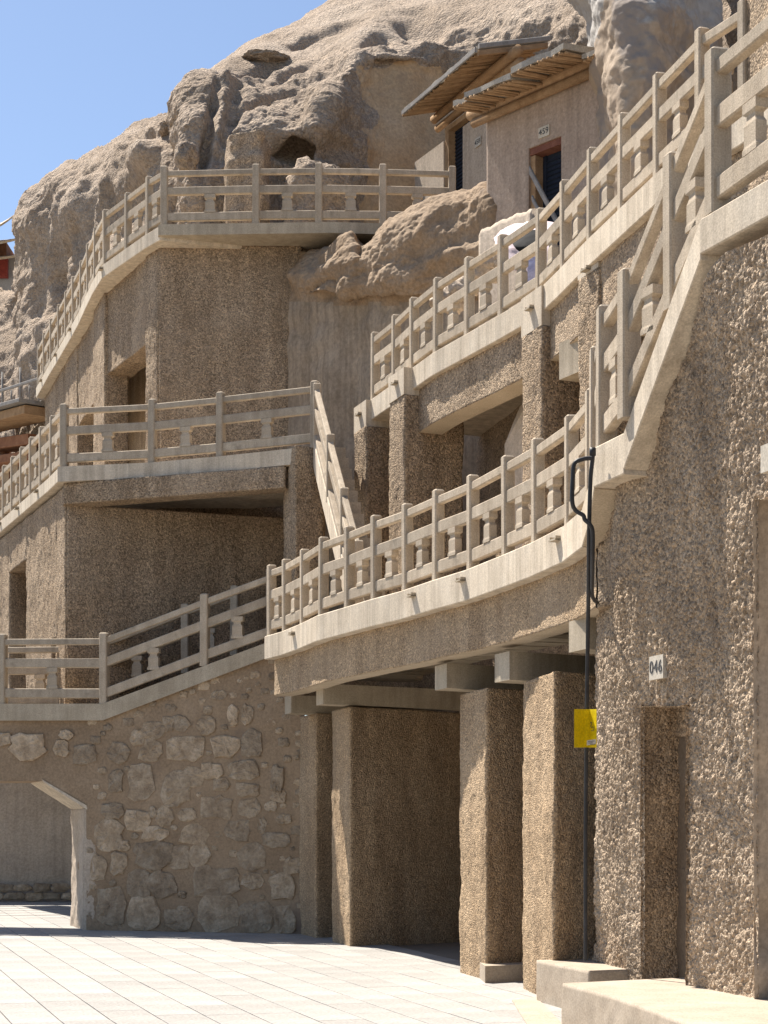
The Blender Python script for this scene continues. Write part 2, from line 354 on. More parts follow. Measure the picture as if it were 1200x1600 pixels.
def rock(name, cols, nu, nv, mat, amps=(0.30, 0.10, 0.035), seed=0, back=(9, 12), parent=None, strata=0.0, freq=(0.55, 2.1, 7.0), rough_mask=None, dents=()):
    """cliff surface lofted through columns of (x, y, distance) seen on it, top to bottom, carried on over the top"""
    A = []
    for c in cols:
        pts = [P(*q) for q in c]; top = c[0]
        b1 = P(top[0], top[1]+back[1], top[2]+back[0])
        A.append([tuple(b1)]+[tuple(p) for p in pts])
    A = np.array(A); m = A.shape[1]
    G = cr(A, np.linspace(0, len(cols)-1, nu)); G = np.swapaxes(cr(np.swapaxes(G, 0, 1), np.linspace(0, m-1, nv)), 0, 1)   # nu,nv,3
    du = np.gradient(G, axis=0); dv = np.gradient(G, axis=1); nr = np.cross(du, dv); nr /= np.linalg.norm(nr, axis=2)[:,:,None]+1e-9
    toc = np.array([0, 0, CH])-G; flip = np.sign((nr*toc).sum(2).mean()); nr *= flip
    V = G.reshape(-1, 3); NR = nr.reshape(-1, 3)
    q = V*np.array([1, 1, 1.15])
    ridg = 1-2*np.abs(fbm(q*freq[0], 4, seed+40))
    d = amps[0]*(0.6*fbm(q*freq[0], 3, seed)+0.4*ridg) + amps[1]*fbm(q*freq[1], 4, seed+11, 0.55) + amps[2]*(pebbles(q*freq[2], seed+3)-0.4)
    if strata: d += strata*np.sin(V[:,2]*9+3*vnoise(q*0.8, seed+70))*(0.5+0.5*vnoise(q*1.3, seed+71))
    if rough_mask is not None: d *= rough_mask(V)
    px = CX+F*V[:,0]/V[:,1]; py = HY-(V[:,2]-CH)*F/V[:,1]
    for x, y, rx, ry, dep, rot in dents:          # hollows (negative) and bulges
        c_, s_ = math.cos(R(rot)), math.sin(R(rot)); ux, uy = (px-x)*c_+(py-y)*s_, -(px-x)*s_+(py-y)*c_
        rr2 = (ux/rx)**2+(uy/ry)**2+0.25*vnoise(q*2.0, seed+91); d += dep*np.exp(-np.maximum(rr2, 0)**1.6)
    V = V+NR*d[:,None]
    Fq = grid_faces(nv, nu)
    if flip > 0: pass
    o = obj(name, V, Fq, mat, parent, True)
    return o

# ------------------------------------------------------------------ the courtyard
V = []; step = 4.0
gr = MB().add([(-60,4,gz(4)-0.03),(40,4,gz(4)-0.03),(40,140,gz(140)-0.03),(-60,140,gz(140)-0.03)], [(0,1,2,3)]).build('courtyard_ground', JOINT)
tag(gr, kind='structure')
far = MB().add([(-900,-300,-3.2),(900,-300,-3.2),(900,1200,-3.2),(-900,1200,-3.2)], [(0,1,2,3)]).build('ground', JOINT); tag(far, kind='structure')
TW, TL = 0.46, 0.92
tf = np.array([-0.300, 0.954]); tn = np.array([0.954, 0.300])
org = XY(388, 27.6)
spots = []
for row in range(-30, 14):
    off = random.random()*TL
    k0 = -16
    for k in range(k0, 26):
        c = org + tn*(row+0.5)*TW + tf*((k+0.5)*TL+off)
        if c[1] < 14.6 or c[1] > 41.5: continue
        px = CX+F*c[0]/c[1]
        if px < -90 or px > 930: continue
        if c[0] > 2.6-0.353*(c[1]-16.0)+1.2: continue
        spots.append((c[1], c, row, k))
spots.sort(key=lambda s: s[0])
def tile_geo(w, l, h=0.028, g=0.0055, ch=0.006):
    a, b = w/2-g, l/2-g
    V = [(-a,-b,0),(a,-b,0),(a,b,0),(-a,b,0),(-a,-b,h-ch*0.5),(a,-b,h-ch*0.5),(a,b,h-ch*0.5),(-a,b,h-ch*0.5),
         (-a+ch,-b+ch,h),(a-ch,-b+ch,h),(a-ch,b-ch,h),(-a+ch,b-ch,h)]
    Fc = [(0,1,5,4),(1,2,6,5),(2,3,7,6),(3,0,4,7),(4,5,9,8),(5,6,10,9),(6,7,11,10),(7,4,8,11),(8,9,10,11)]
    return V, Fc
tv, tfc = tile_geo(TW, TL)
tmesh = raw_mesh('paving_slab', tv, tfc, TILE)
ang = math.atan2(tf[1], tf[0])-math.pi/2
tilt = math.atan(0.008)
near = 0; restV = MB()
rot = Matrix.Rotation(ang, 4, 'Z')
for d, c, row, k in spots:
    z = gz(c[1])-0.03+random.uniform(-0.0015, 0.0015)
    if near < 300:
        o = bpy.data.objects.new('paving_slab', tmesh); link(o, gr)
        o.location = Vector((c[0], c[1], z))-WL[gr.name]
        o.rotation_euler = (tilt+random.uniform(-0.0012, 0.0012), random.uniform(-0.0012, 0.0012), ang)
        near += 1
    else:
        M = Matrix.Translation((c[0], c[1], z)) @ rot
        restV.add([M @ Vector(v) for v in tv], tfc)
o = restV.build('paving_slab_field', TILE, gr, fix=False); o['kind'] = 'stuff'
# smooth concrete apron by the raised blocks
ap = [XY(800,18.6), XY(838,18.9), XY(905,15.2), XY(960,11.5), XY(790,11.5), XY(838,15.3)]
o = MB().prism([(p[0], p[1], gz(p[1])-0.02) for p in ap], (0,0,0.027)).build('concrete_apron', BLOCK); tag(o, kind='structure')

# ------------------------------------------------------------------ balustrades
def post_geo(w, dp, h, ch=0.014):
    V = []; a, b = w/2, dp/2
    def ringp(a, b, c, z): return [(-a+c,-b,z),(a-c,-b,z),(a,-b+c,z),(a,b-c,z),(a-c,b,z),(-a+c,b,z),(-a,b-c,z),(-a,-b+c,z)]
    rs = [ringp(a,b,ch,0), ringp(a,b,ch,h-0.02), ringp(a-0.018,b-0.018,ch,h)]
    V = sum(rs, []); Fc = [tuple(range(7,-1,-1)), tuple(range(16,24))]
    for k in (0, 1): Fc += [(k*8+i, k*8+(i+1) % 8, k*8+8+(i+1) % 8, k*8+8+i) for i in range(8)]
    return V, Fc
def bal_geo(h):                                   # squat urn block: foot, body, notched neck, spreading cap
    lev = [(0.0,.105,.05),(0.10,.105,.05),(0.16,.088,.045),(0.56,.088,.045),(0.66,.062,.036),(0.74,.062,.036),(0.80,.10,.052),(1.0,.10,.052)]
    V = []; Fc = []
    for z, a, b in lev: V += [(-a,-b,z*h),(a,-b,z*h),(a,b,z*h),(-a,b,z*h)]
    for k in range(len(lev)-1): Fc += [(k*4+i, k*4+(i+1) % 4, k*4+4+(i+1) % 4, k*4+4+i) for i in range(4)]
    Fc += [(3,2,1,0), tuple(range(len(V)-4, len(V)))]
    return V, Fc
POSTM = {}
def balustrade(name, label, pts, hgt=1.1, w=0.115, balusters=True, skip_posts=(), two=False, rail_w=0.085, group='concrete balustrades'):
    """posts at pts (feet), three rails per bay and an urn block between the lower two"""
    pts = [Vector(p) for p in pts]
    root = thing(name, label, 'balustrade', pts[0], group)
    key = (round(hgt, 3), w)
    if key not in POSTM:
        POSTM[key] = (raw_mesh('post', *post_geo(w*0.95, w*1.12, hgt), RAIL), raw_mesh('baluster', *bal_geo(0.33*hgt/1.1), RAIL))
    pm, bm = POSTM[key]
    for i, p in enumerate(pts):
        if i in skip_posts: continue
        a, b = pts[max(i-1, 0)], pts[min(i+1, len(pts)-1)]
        o = bpy.data.objects.new('post', pm); link(o, root); o.location = p-WL[root.name]
        o.rotation_euler = (random.uniform(-.006,.006), random.uniform(-.006,.006), math.atan2(b.y-a.y, b.x-a.x))
    k = hgt/1.1
    for a, b in zip(pts, pts[1:]):
        d = (b-a); u = d/math.hypot(d.x, d.y)
        g = w*0.38; p, q = a+u*g, b-u*g
        ln = math.hypot(d.x, d.y)
        for nm, zc, hh in (('top_rail', 0.965, 0.10), ('middle_rail', 0.635, 0.145), ('bottom_rail', 0.165, 0.15)):
            j1, j2 = random.uniform(-.006,.006), random.uniform(-.006,.006)
            MB().bar(p+Vector((0,0,zc*k+j1)), q+Vector((0,0,zc*k+j2)), rail_w, hh*k).build(nm, RAIL, root, fix=True)
        if balusters and ln > 0.5:
            o = bpy.data.objects.new('baluster', bm); link(o, root)
            o.location = (a+b)/2+Vector((0,0,0.235*k))-WL[root.name]; o.rotation_euler.z = math.atan2(d.y, d.x)
    return root
def offs(pts, dist):                              # plan offset of an open line, to its left (outwards for lines running away from us)
    out = []
    for i, p in enumerate(pts):
        a, b = pts[max(i-1,0)], pts[min(i+1,len(pts)-1)]; t = np.array(b[:2])-np.array(a[:2]); t /= np.linalg.norm(t)
        out.append(np.array(p[:2])+np.array([-t[1], t[0]])*dist)
    return out
def deck(root, name, outer, width, thick, mat, inward=None, drop=0.0):
    """slab strip: outer = edge points with top z; goes width into the cliff"""
    inn = IN if inward is None else np.array(inward)
    V = []; Fc = []
    for p in outer:
        x, y, z = p; ix, iy = x+inn[0]*width, y+inn[1]*width
        V += [(x,y,z-0.012),(x+inn[0]*0.014,y+inn[1]*0.014,z),(ix,iy,z),(ix,iy,z-thick),(x+inn[0]*0.01,y+inn[1]*0.01,z-thick),(x,y,z-thick+0.01)]
    n = 6
    for k in range(len(outer)-1): Fc += [(k*n+i, k*n+(i+1) % n, k*n+n+(i+1) % n, k*n+n+i) for i in range(n)]
    Fc += [tuple(range(n)), tuple(range(len(V)-1, len(V)-1-n, -1))]
    b = MB(); b.add(V, Fc); return b.build(name, mat, root)
def spout(root, p, out):                          # little gutter lip through the slab edge
    o = Vector((out[0], out[1], 0)).normalized(); s = Vector((-o.y, o.x, 0)); p = Vector(p)-o*0.10
    b = MB()
    b.prism([p-s*0.075, p+s*0.075, p+s*0.075+Vector((0,0,0.018)), p-s*0.075+Vector((0,0,0.018))], o*0.17)
    b.prism([p-s*0.075, p-s*0.06, p-s*0.06+Vector((0,0,0.045)), p-s*0.075+Vector((0,0,0.045))], o*0.16)
    b.prism([p+s*0.06, p+s*0.075, p+s*0.075+Vector((0,0,0.045)), p+s*0.06+Vector((0,0,0.045))], o*0.16)
    b.build('drain_spout', BEAM, root)
def interp(pts, d):                               # point on plan line at distance d
    pts = sorted(pts, key=lambda p: p[1]); ys = [p[1] for p in pts]; return np.array([np.interp(d, ys, [p[0] for p in pts]), d])

# ---- first gallery (nearest, lowest), floor at 4.77
Z1 = 4.77
tops = [(424.5,882.5),(448,873.6),(476,858),(505,839),(546,822.5),(588,805),(637,787),(684.5,765),(739,742),(794,712),(841,685),(893,649)]
L1 = [((x-CX)*4.12/(HY-y), F*4.12/(HY-y), Z1) for x, y in tops]
PB = (1.95, 16.75, Z1+0.02); PB2 = (1.955, 16.3, Z1+0.14); PC = (1.955, 15.75, 5.12)
balustrade('balustrade', 'long sunlit concrete balustrade of the lowest gallery, above the open bays', [Vector(p) for p in L1+[PB]])
wk = thing('walkway', 'lowest concrete gallery with pale edge slab carried on beams and rough pillars', 'walkway', (L1[5][0], L1[5][1], 3.4))
e1 = offs(L1+[PB], -0.10)
e1 = [e1[0]+FD*0.06]+e1
edge1 = [(p[0], p[1], Z1) for p in e1]
deck(wk, 'edge_slab', edge1, 2.6, 0.36, CON)
fas = [(p[0]+IN[0]*0.15, p[1]+IN[1]*0.15, Z1-0.34) for p in edge1]
def fascia(root, name, line, h, th, mat, res=0.03, cell=0.05, amp=0.014, seed=0, z0=None):
    """rendered beam below a slab edge, following its line"""
    seg = np.array([p[:2] for p in line]); zt = np.array([p[2] for p in line])
    ln = np.r_[0, np.cumsum(np.linalg.norm(np.diff(seg, axis=0), axis=1))]; nu = max(2, int(ln[-1]/res)); s = np.linspace(0, ln[-1], nu)
    X = np.stack([np.interp(s, ln, seg[:,0]), np.interp(s, ln, seg[:,1])], 1); Zt = np.interp(s, ln, zt)
    t = np.gradient(X, axis=0); t /= np.linalg.norm(t, axis=1)[:,None]; nr = np.stack([-t[:,1], t[:,0]], 1)
    if (nr.mean(0)*IN).sum() > 0: nr = -nr
    nv = max(2, int(h/res)); rows = []
    V = np.zeros((nv, nu, 3)); f = np.linspace(0, 1, nv)
    V[:,:,:2] = X[None]; V[:,:,2] = Zt[None]-f[:,None]*h
    Q = V.reshape(-1,3); NR = np.zeros((nv,nu,3)); NR[:,:,:2] = nr[None]; NR = NR.reshape(-1,3)
    d = amp*(pebbles(Q/cell, seed+5)-0.4)+0.014*fbm(Q*1.9, 3, seed+8); Q = Q+NR*d[:,None]
    Q = Q.reshape(nv, nu, 3)
    low = Q[-1].copy(); low[:,:2] -= nr*th; low[:,2] += 0.005
    back = low.copy(); back[:,2] = Zt
    allv = np.concatenate([Q.reshape(-1,3), low, back])
    Fq = grid_faces(nu, nv)
    j = np.arange(nu-1); b0 = (nv-1)*nu; l0 = nv*nu; k0 = l0+nu
    Fq = np.concatenate([Fq, np.stack([b0+j, b0+j+1, l0+j+1, l0+j], 1), np.stack([l0+j, l0+j+1, k0+j+1, k0+j], 1)])
    o = obj(name, allv, Fq, mat, root, True)
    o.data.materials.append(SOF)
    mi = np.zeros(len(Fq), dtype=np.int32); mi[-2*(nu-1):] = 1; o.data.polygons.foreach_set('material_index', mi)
    sm = np.ones(len(Fq), dtype=bool); sm[-2*(nu-1):] = False; o.data.polygons.foreach_set('use_smooth', sm)
    return o
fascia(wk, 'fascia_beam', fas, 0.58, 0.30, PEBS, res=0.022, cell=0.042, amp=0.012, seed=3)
for x, y in ((470,985),(660,0),(738,0),(888,0)):
    d = 1/np.interp(x, [t[0] for t in tops], [1/p[1] for p in L1]); q = interp(e1, d)
    spout(wk, (q[0], q[1], Z1-0.13), -IN)
# cross beams and the panels they carry
def cross_beam(root, px, d, zb, h, length, w, dirv, name='cross_beam'):
    c = XY(px, d); dv = np.array(dirv)/np.linalg.norm(dirv); fv = np.array([-dv[1], dv[0]])*-1
    fv = FD
    a = c; b = c+fv*w; cc = b+dv*length; dd = a+dv*length
    MB().prism([(p[0],p[1],zb) for p in (a,b,cc,dd)], (0,0,h)).build(name, BEAM, root)
BD = np.array([0.86, 0.51])
cross_beam(wk, 505, 26.3, zat(1100,26.3), 0.30, 3.0, 0.34, BD)
cross_beam(wk, 698, 21.85, zat(1075,21.85), 0.30, 2.6, 0.40, BD)
cross_beam(wk, 796, 20.0, zat(1062,20.0), 0.32, 2.4, 0.42, BD)
cross_beam(wk, 915, 17.55, zat(1014,17.55), 0.31, 1.2, 0.38, BD)
cross_beam(wk, 455, 28.2, zat(1114,28.2), 0.28, 2.6, 0.36, BD)
for k in range(24):                               # precast soffit planks
    d0 = 17.6+k*0.48; q = interp(e1, d0)+IN*0.42; a, b = q, q+FD*0.455
    MB().prism([(p[0],p[1],Z1-0.52) for p in (a, b, b+IN*2.2, a+IN*2.2)], (0,0,0.155)).build('soffit_plank', BEAM, wk)

# ---- pillars and cross walls below the first gallery
pil_group = 'rough pillars under the lowest gallery'  # pillars and cross wall: light bounced off the paving is put into their PEBS colour
def pillar(name, label, foot, z0, z1, seed, res=0.025, mat=None, cat='pillar', group=None, **kw):
    o = pebble_prism(name, foot, z0, z1, mat or PEB, None, res, seed=seed, **kw); return tag(o, label, cat, group)
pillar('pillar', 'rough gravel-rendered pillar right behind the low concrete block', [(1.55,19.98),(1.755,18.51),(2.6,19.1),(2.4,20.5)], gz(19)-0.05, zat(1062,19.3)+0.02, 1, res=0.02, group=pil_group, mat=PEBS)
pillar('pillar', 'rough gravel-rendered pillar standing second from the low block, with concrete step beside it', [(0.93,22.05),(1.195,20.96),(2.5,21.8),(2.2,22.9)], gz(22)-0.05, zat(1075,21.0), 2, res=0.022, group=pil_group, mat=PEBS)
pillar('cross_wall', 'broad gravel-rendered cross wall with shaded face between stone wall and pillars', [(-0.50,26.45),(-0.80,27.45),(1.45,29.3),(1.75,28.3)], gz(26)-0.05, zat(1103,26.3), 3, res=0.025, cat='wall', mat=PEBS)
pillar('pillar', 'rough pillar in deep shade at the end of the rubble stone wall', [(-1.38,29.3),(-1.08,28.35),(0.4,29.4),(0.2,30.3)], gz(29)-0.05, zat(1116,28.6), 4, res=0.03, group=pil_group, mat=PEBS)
o = MB().prism([(p[0],p[1],gz(21)-0.05) for p in (XY(758,20.6), XY(822,20.9), XY(830,22.3), XY(740,22.0))], (0,0,0.24)).build('step', BLOCK); tag(o, 'low shaded concrete step between two rough pillars', 'step')

# ---- back wall of the ground floor and of the first gallery
def wallplane(name, label, line, z0, z1, th, mat, seed, res=0.05, cat='wall', **kw):
    a = [np.array(p) for p in line]; b = [p+IN*th for p in a[::-1]]
    o = pebble_prism(name, a+b, z0, z1, mat, None, res, seed=seed, **kw); return tag(o, label, cat)
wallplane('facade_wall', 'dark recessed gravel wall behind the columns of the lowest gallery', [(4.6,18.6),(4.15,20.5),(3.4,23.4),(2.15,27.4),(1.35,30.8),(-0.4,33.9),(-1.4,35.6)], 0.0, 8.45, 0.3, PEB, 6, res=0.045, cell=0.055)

# ---- near cave wall with the numbered doorway (leans out under the stair)
base = [XY(926,18.45), XY(960,17.7), XY(1012,16.9), XY(1075,15.75), XY(1130,15.1), XY(1190,14.4), np.array([3.30,13.0]), np.array([3.6,11.5])]
topp = [P(939,866,17.2), P(956,778,16.0), P(972,738,15.45), P(1030,655,14.85), P(1075,545,14.2), P(1120,412,13.5), P(1200,366,12.72), P(1330,290,11.4)]
def near_wall():
    nb = len(base); nu, nv = 600, 520
    B = np.array([(b[0], b[1], 0.30) for b in base]); T = np.array([(p.x, p.y, p.z) for p in topp])
    s = np.linspace(0, nb-1, nu); Bb, Tt = cr(B, s), cr(T, s)
    f = np.linspace(0, 1, nv)[:,None,None]; fe = f**1.3
    G = Bb[None]*(1-f)+Tt[None]*f
    G[:,:,:2] = (Bb[None]*(1-fe)+Tt[None]*fe)[:,:,:2]
    G0 = G.copy()
    du = np.gradient(G, axis=1); dv = np.gradient(G, axis=0); nr = np.cross(du, dv); nr /= np.linalg.norm(nr, axis=2)[:,:,None]
    if nr[:,:,0].mean() > 0: nr = -nr
    V = G.reshape(-1,3); NR = nr.reshape(-1,3)
    d = 0.030*(pebbles(V/np.array([0.05,0.05,0.056]), 77)-0.4)+0.013*(pebbles(V/0.026, 78)-0.4)+0.035*fbm(V*1.5, 3, 79)+0.012*vnoise(V*6, 80)
    V = V+NR*d[:,None]
    px = CX+F*V[:,0]/V[:,1]; py = HY-(V[:,2]-CH)*F/V[:,1]
    door = (px > 1008) & (px < 1073) & (py > 1106)
    nxt = (px > 1186) & (py > 783)
    Fq = grid_faces(nu, nv); keep = ~((door|nxt)[Fq].any(1)); Fq = Fq[keep]
    root = thing('cave_wall', 'tall near wall of coarse gravel render with a numbered doorway, half in stair shadow', 'wall', (2.6,16.0,0.35))
    obj('wall_face', V, Fq, PEBN, root, True)
    def on(x, y):
        k = np.argmin((px-x)**2+(py-y)**2); return Vector(V[k])
    return root, on
cw, on_wall = near_wall()
# doorway reveals: the passage runs straight into the cliff
a, b = XY(1006,17.03), XY(1075,15.72); inn = np.array([0.93,0.36])
def slabq(root, name, foot, z0, z1, mat, **kw):
    return pebble_prism(name, foot, z0, z1, mat, root, kw.pop('res', 0.03), **kw)
ztop = zat(1107,16.4)
def reveal(root, name, edge, depth, mat, seed, amp=0.02):
    """side of an opening: runs from points on the wall straight into the cliff"""
    E = np.array([tuple(e) for e in edge]); n = 170; E = cr(E, np.linspace(0, len(E)-1, n)); m = 26
    V = E[:,None,:]+np.linspace(-0.03, depth, m)[None,:,None]*np.array([inn[0], inn[1], 0])[None,None,:]
    du = np.gradient(V, axis=0); dv = np.gradient(V, axis=1); nr = np.cross(du, dv); nr /= np.linalg.norm(nr, axis=2)[:,:,None]+1e-9
    Q = V.reshape(-1,3); Q = Q+nr.reshape(-1,3)*(amp*(pebbles(Q/0.05, seed)-0.4)+0.012*fbm(Q*2, 3, seed+1))[:,None]
    return obj(name, Q, grid_faces(m, n), mat, root, True)
ys = np.linspace(1100, 1560, 12)
reveal(cw, 'door_jamb', [on_wall(1005, y) for y in ys], 0.40, PEBN, 21)
reveal(cw, 'door_jamb', [on_wall(1076, y) for y in ys], 0.40, PEBN, 22)
reveal(cw, 'door_head', [on_wall(x, 1103) for x in (1002,1025,1050,1080)], 0.42, PEBN, 23, 0.008)
dpt = Vector((inn[0], inn[1], 0))*0.34
def panel(name, y0, y1, x0, x1, mat, off=0.0, parent=None):
    V = []; Fc = []; n = 9
    for k in range(n):
        y = y0+(y1-y0)*k/(n-1); p, q = on_wall(1003, y), on_wall(1078, y)
        for f in (x0, x1):
            for t in (0, 0.12): V.append(p.lerp(q, f)+dpt*(1+off+t))
    for k in range(n-1):
        b = 4*k; Fc += [(b, b+2, b+6, b+4), (b+1, b+5, b+7, b+3), (b, b+4, b+5, b+1), (b+2, b+3, b+7, b+6)]
    Fc += [(0,1,3,2), tuple(4*(n-1)+i for i in (0,2,3,1))]
    return MB().add(V, Fc).build(name, mat, parent or cw)
panel('door_head_wall', 1096, 1150, -0.3, 2.2, PEBN)
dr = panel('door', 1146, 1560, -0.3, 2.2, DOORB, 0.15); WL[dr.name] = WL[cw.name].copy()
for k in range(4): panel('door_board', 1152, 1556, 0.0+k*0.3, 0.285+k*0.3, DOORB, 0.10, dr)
# shallow recess beyond the wall's near end
ys = np.linspace(780, 1575, 14)
reveal(cw, 'recess_reveal', [on_wall(1183, y) for y in ys], 0.6, MUDL, 24, 0.006)
c = XY(1187,14.42)
def follow(f): return np.array(base[5])*(1-f)+np.array(base[7])*f
V = []; Fc = []
for k in range(7):
    y = 775+k*133; p = on_wall(1183, y); w = Vector((inn[0],inn[1],0))*0.5; o2 = Vector((-FD[0],-FD[1],0))*2.4
    V += [p+w+Vector((FD[0],FD[1],0))*0.1, p+w+o2]
for k in range(6): Fc.append((2*k, 2*k+1, 2*k+3, 2*k+2))
MB().add(V, Fc).build('recess_back', MUDL, cw)
hp = [on_wall(x, 780) for x in (1180,1230,1290)]
reveal(cw, 'recess_head', hp, 0.6, SOF, 26, 0.006)
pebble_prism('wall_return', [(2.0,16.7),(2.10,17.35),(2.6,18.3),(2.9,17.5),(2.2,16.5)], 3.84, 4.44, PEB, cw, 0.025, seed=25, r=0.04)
corep = [np.array(base[0])+inn*1.5, np.array(base[3])+inn*1.3, np.array(base[5])+inn*1.32, np.array(base[7])+inn*1.35, np.array(base[7])+inn*4, np.array(base[0])+inn*4]
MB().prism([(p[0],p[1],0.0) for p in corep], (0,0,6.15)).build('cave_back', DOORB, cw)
# ---- raised blocks at the foot of that wall
def block(name, label, foot, z0, z1, mat, cat, seed, wob=0.008):
    o = pebble_prism(name, foot, z0, z1, mat, None, 0.035, cell=0.09, amp=0.004, wob=wob, r=0.025, seed=seed); return tag(o, label, cat)
block('concrete_block', 'smooth tan concrete block with sunlit top under the conduit', [XY(838,18.6), XY(920,17.2), (2.62,17.5), (2.35,18.9)], -0.05, 0.42, BLOCK, 'block', 31)
block('platform', 'chipped grey concrete platform in the near right corner with sunlit top', [(1.585,15.95), (1.90,14.54), (2.14,12.6), (2.5,10.5), (4.2,10.5), (3.4,14.2), (2.85,16.6)], -0.1, 0.405, BLOCK, 'platform', 32, 0.014)

# ---- stair from the first gallery up to the landing
ED = (2.02, 15.12, 5.12); EE = tuple(P(1094,342,13.6)); EF = (2.79, 12.62, EE[2]); EG = (3.15,11.2,EE[2])
sw = thing('stair', 'pale concrete stair rising from the lowest gallery to the near upper landing', 'stair', (1.9,15.5,4.4))
deck(sw, 'ramp_slab', [(e1[-1][0], e1[-1][1], Z1+0.01), (1.86,16.25,Z1+0.15), (1.84,15.72,5.12)], 1.0, 0.36, SOF)
deck(sw, 'edge_slab', [(1.835,15.72,5.121), ED], 1.0, 0.35, CON)
deck(sw, 'stringer', [(ED[0],ED[1],ED[2]+0.001), EE], 1.0, 0.31, CON, inward=(0.96,0.28))
deck(sw, 'landing_slab', [(EE[0],EE[1],EE[2]+0.002), EF, EG], 1.0, 0.27, CON, inward=(0.96,0.28))
for k in range(7):
    f0, f1 = k/7, (k+1)/7
    p, q = Vector(ED).lerp(Vector(EE), f0), Vector(ED).lerp(Vector(EE), f1); iv = Vector((0.96,0.28,0))
    MB().prism([(p+iv*0.16)+Vector((0,0,-0.1)), q+iv*0.16+Vector((0,0,-0.1)), q+iv*0.98+Vector((0,0,-0.1)), p+iv*0.98+Vector((0,0,-0.1))], (0,0,0.2)).build('step', BLOCK, sw)
balustrade('balustrade', 'heavy concrete stair balustrade climbing to the near upper right landing',
           [PB2, PC, (2.06,15.05,5.22), (P(1052,480,14.35).x+0.02,14.35,5.93), (P(1122,320,13.55).x,13.55,EE[2]+0.01), (2.86,12.45,EE[2]), (3.2,11.2,EE[2])], hgt=1.25, w=0.15, balusters=True, rail_w=0.10)

# ---- second gallery, floor at 8.65
Z2 = 8.65
t2 = [(586,519),(619,492),(647,465),(684,434),(733,402),(786,367),(845,326),(884,282),(926,231),(975,177),(1031,115),(1097,45),(1165,0)]
L2 = [((x-CX)*8.0/(HY-y), F*8.0/(HY-y), Z2) for x, y in t2]
balustrade('balustrade', 'sunlit concrete balustrade of the upper gallery in front of the mud houses', L2)
wk2 = thing('walkway', 'upper concrete gallery with pale edge slab on tall rough columns', 'walkway', (L2[6][0], L2[6][1], 7.5))
e2 = offs(L2, -0.10); e2 = [e2[0]-np.array([-0.06,0.18])*-1+FD*0.25]+e2+[e2[-1]-FD*1.2]
deck(wk2, 'edge_slab', [(p[0],p[1],Z2) for p in e2], 2.3, 0.33, CON)
fascia(wk2, 'fascia_beam', [(p[0]+IN[0]*0.09,p[1]+IN[1]*0.09,Z2-0.31) for p in e2[3:]], 0.66, 0.38, PEB, seed=41, res=0.026, cell=0.045)
def l2d(px): return 1/np.interp(px, [t[0] for t in t2], [1/p[1] for p in L2])
col_g = 'tall columns of the upper gallery'
def column(label, near, farl, right, z0, z1, seed, cap):
    root = thing('column', label, 'column', (near[0], near[1], z0), col_g)
    n, fl = np.array(near), np.array(farl); rt = n+np.array([0.9,0.436])*right
    back = fl+np.array([0.9,0.436])*right
    pebble_prism('shaft', [n, fl, back, rt], z0, z1-cap, PEB, root, 0.025, seed=seed)
    g = np.array([0.0, 0.0]); MB().prism([(p[0],p[1],z1-cap+0.003) for p in (n+(fl-n)*0.03, fl, back, rt)], (0,0,cap)).build('cap', CON, root)
    q = n*0.5+fl*0.5; spout(root, (q[0], q[1], z1-cap*0.45), -IN)
    return root
column('leftmost column of the upper gallery, narrow, with pale concrete cap and drain', (-0.28,28.5), (-0.49,29.1), 0.9, Z1-0.3, 8.63, 51, 0.42)
column('second column of the upper gallery, broad, with pale cap left of the shaded bay', (0.30,26.5), (0.067,27.16), 1.0, Z1-0.3, 8.63, 52, 0.40)
column('third column of the upper gallery, lit on its left face, right of the shaded bay', (1.985,22.5), (1.77,23.12), 0.9, Z1-0.3, 8.62, 53, 0.50)
column('rightmost column of the upper gallery beside the near stair', (2.47,20.6), (2.285,21.14), 1.1, Z1-0.3, 8.31, 54, 0.06)
jb = MB(); j0 = XY(784,25.2); j1 = XY(817,24.6)
jb.prism([Vector((j0[0]+0.12,j0[1],Z1)), Vector((j0[0],j0[1],6.2)), Vector((j0[0]+0.04,j0[1],7.2)), Vector((j0[0]+0.25,j0[1]-0.1,7.72)), Vector((j1[0]+0.1,j1[1],7.72)), Vector((j1[0]+0.1,j1[1],Z1))], (0.1,0.3,0))
tag(jb.build('door_jamb_pier', MUDL), 'pale smooth plaster pier at the edge of the shaded bay', 'pier')
bm2 = MB().prism([Vector((2.15,22.0,7.3)), Vector((2.15,22.0,7.75)), Vector((2.6,21.1,7.75)), Vector((2.6,21.1,7.3))], (0.5,0.2,0)).build('beam', BEAM); tag(bm2, 'short shaded concrete beam between the two right columns', 'beam')
pillar('pier', 'gravel-rendered pier rising above the near landing at the right edge', [(3.47,17.3),(3.60,16.6),(4.9,17.2),(4.7,17.9)], 6.1, 12.5, 60, res=0.03, cat='pier')

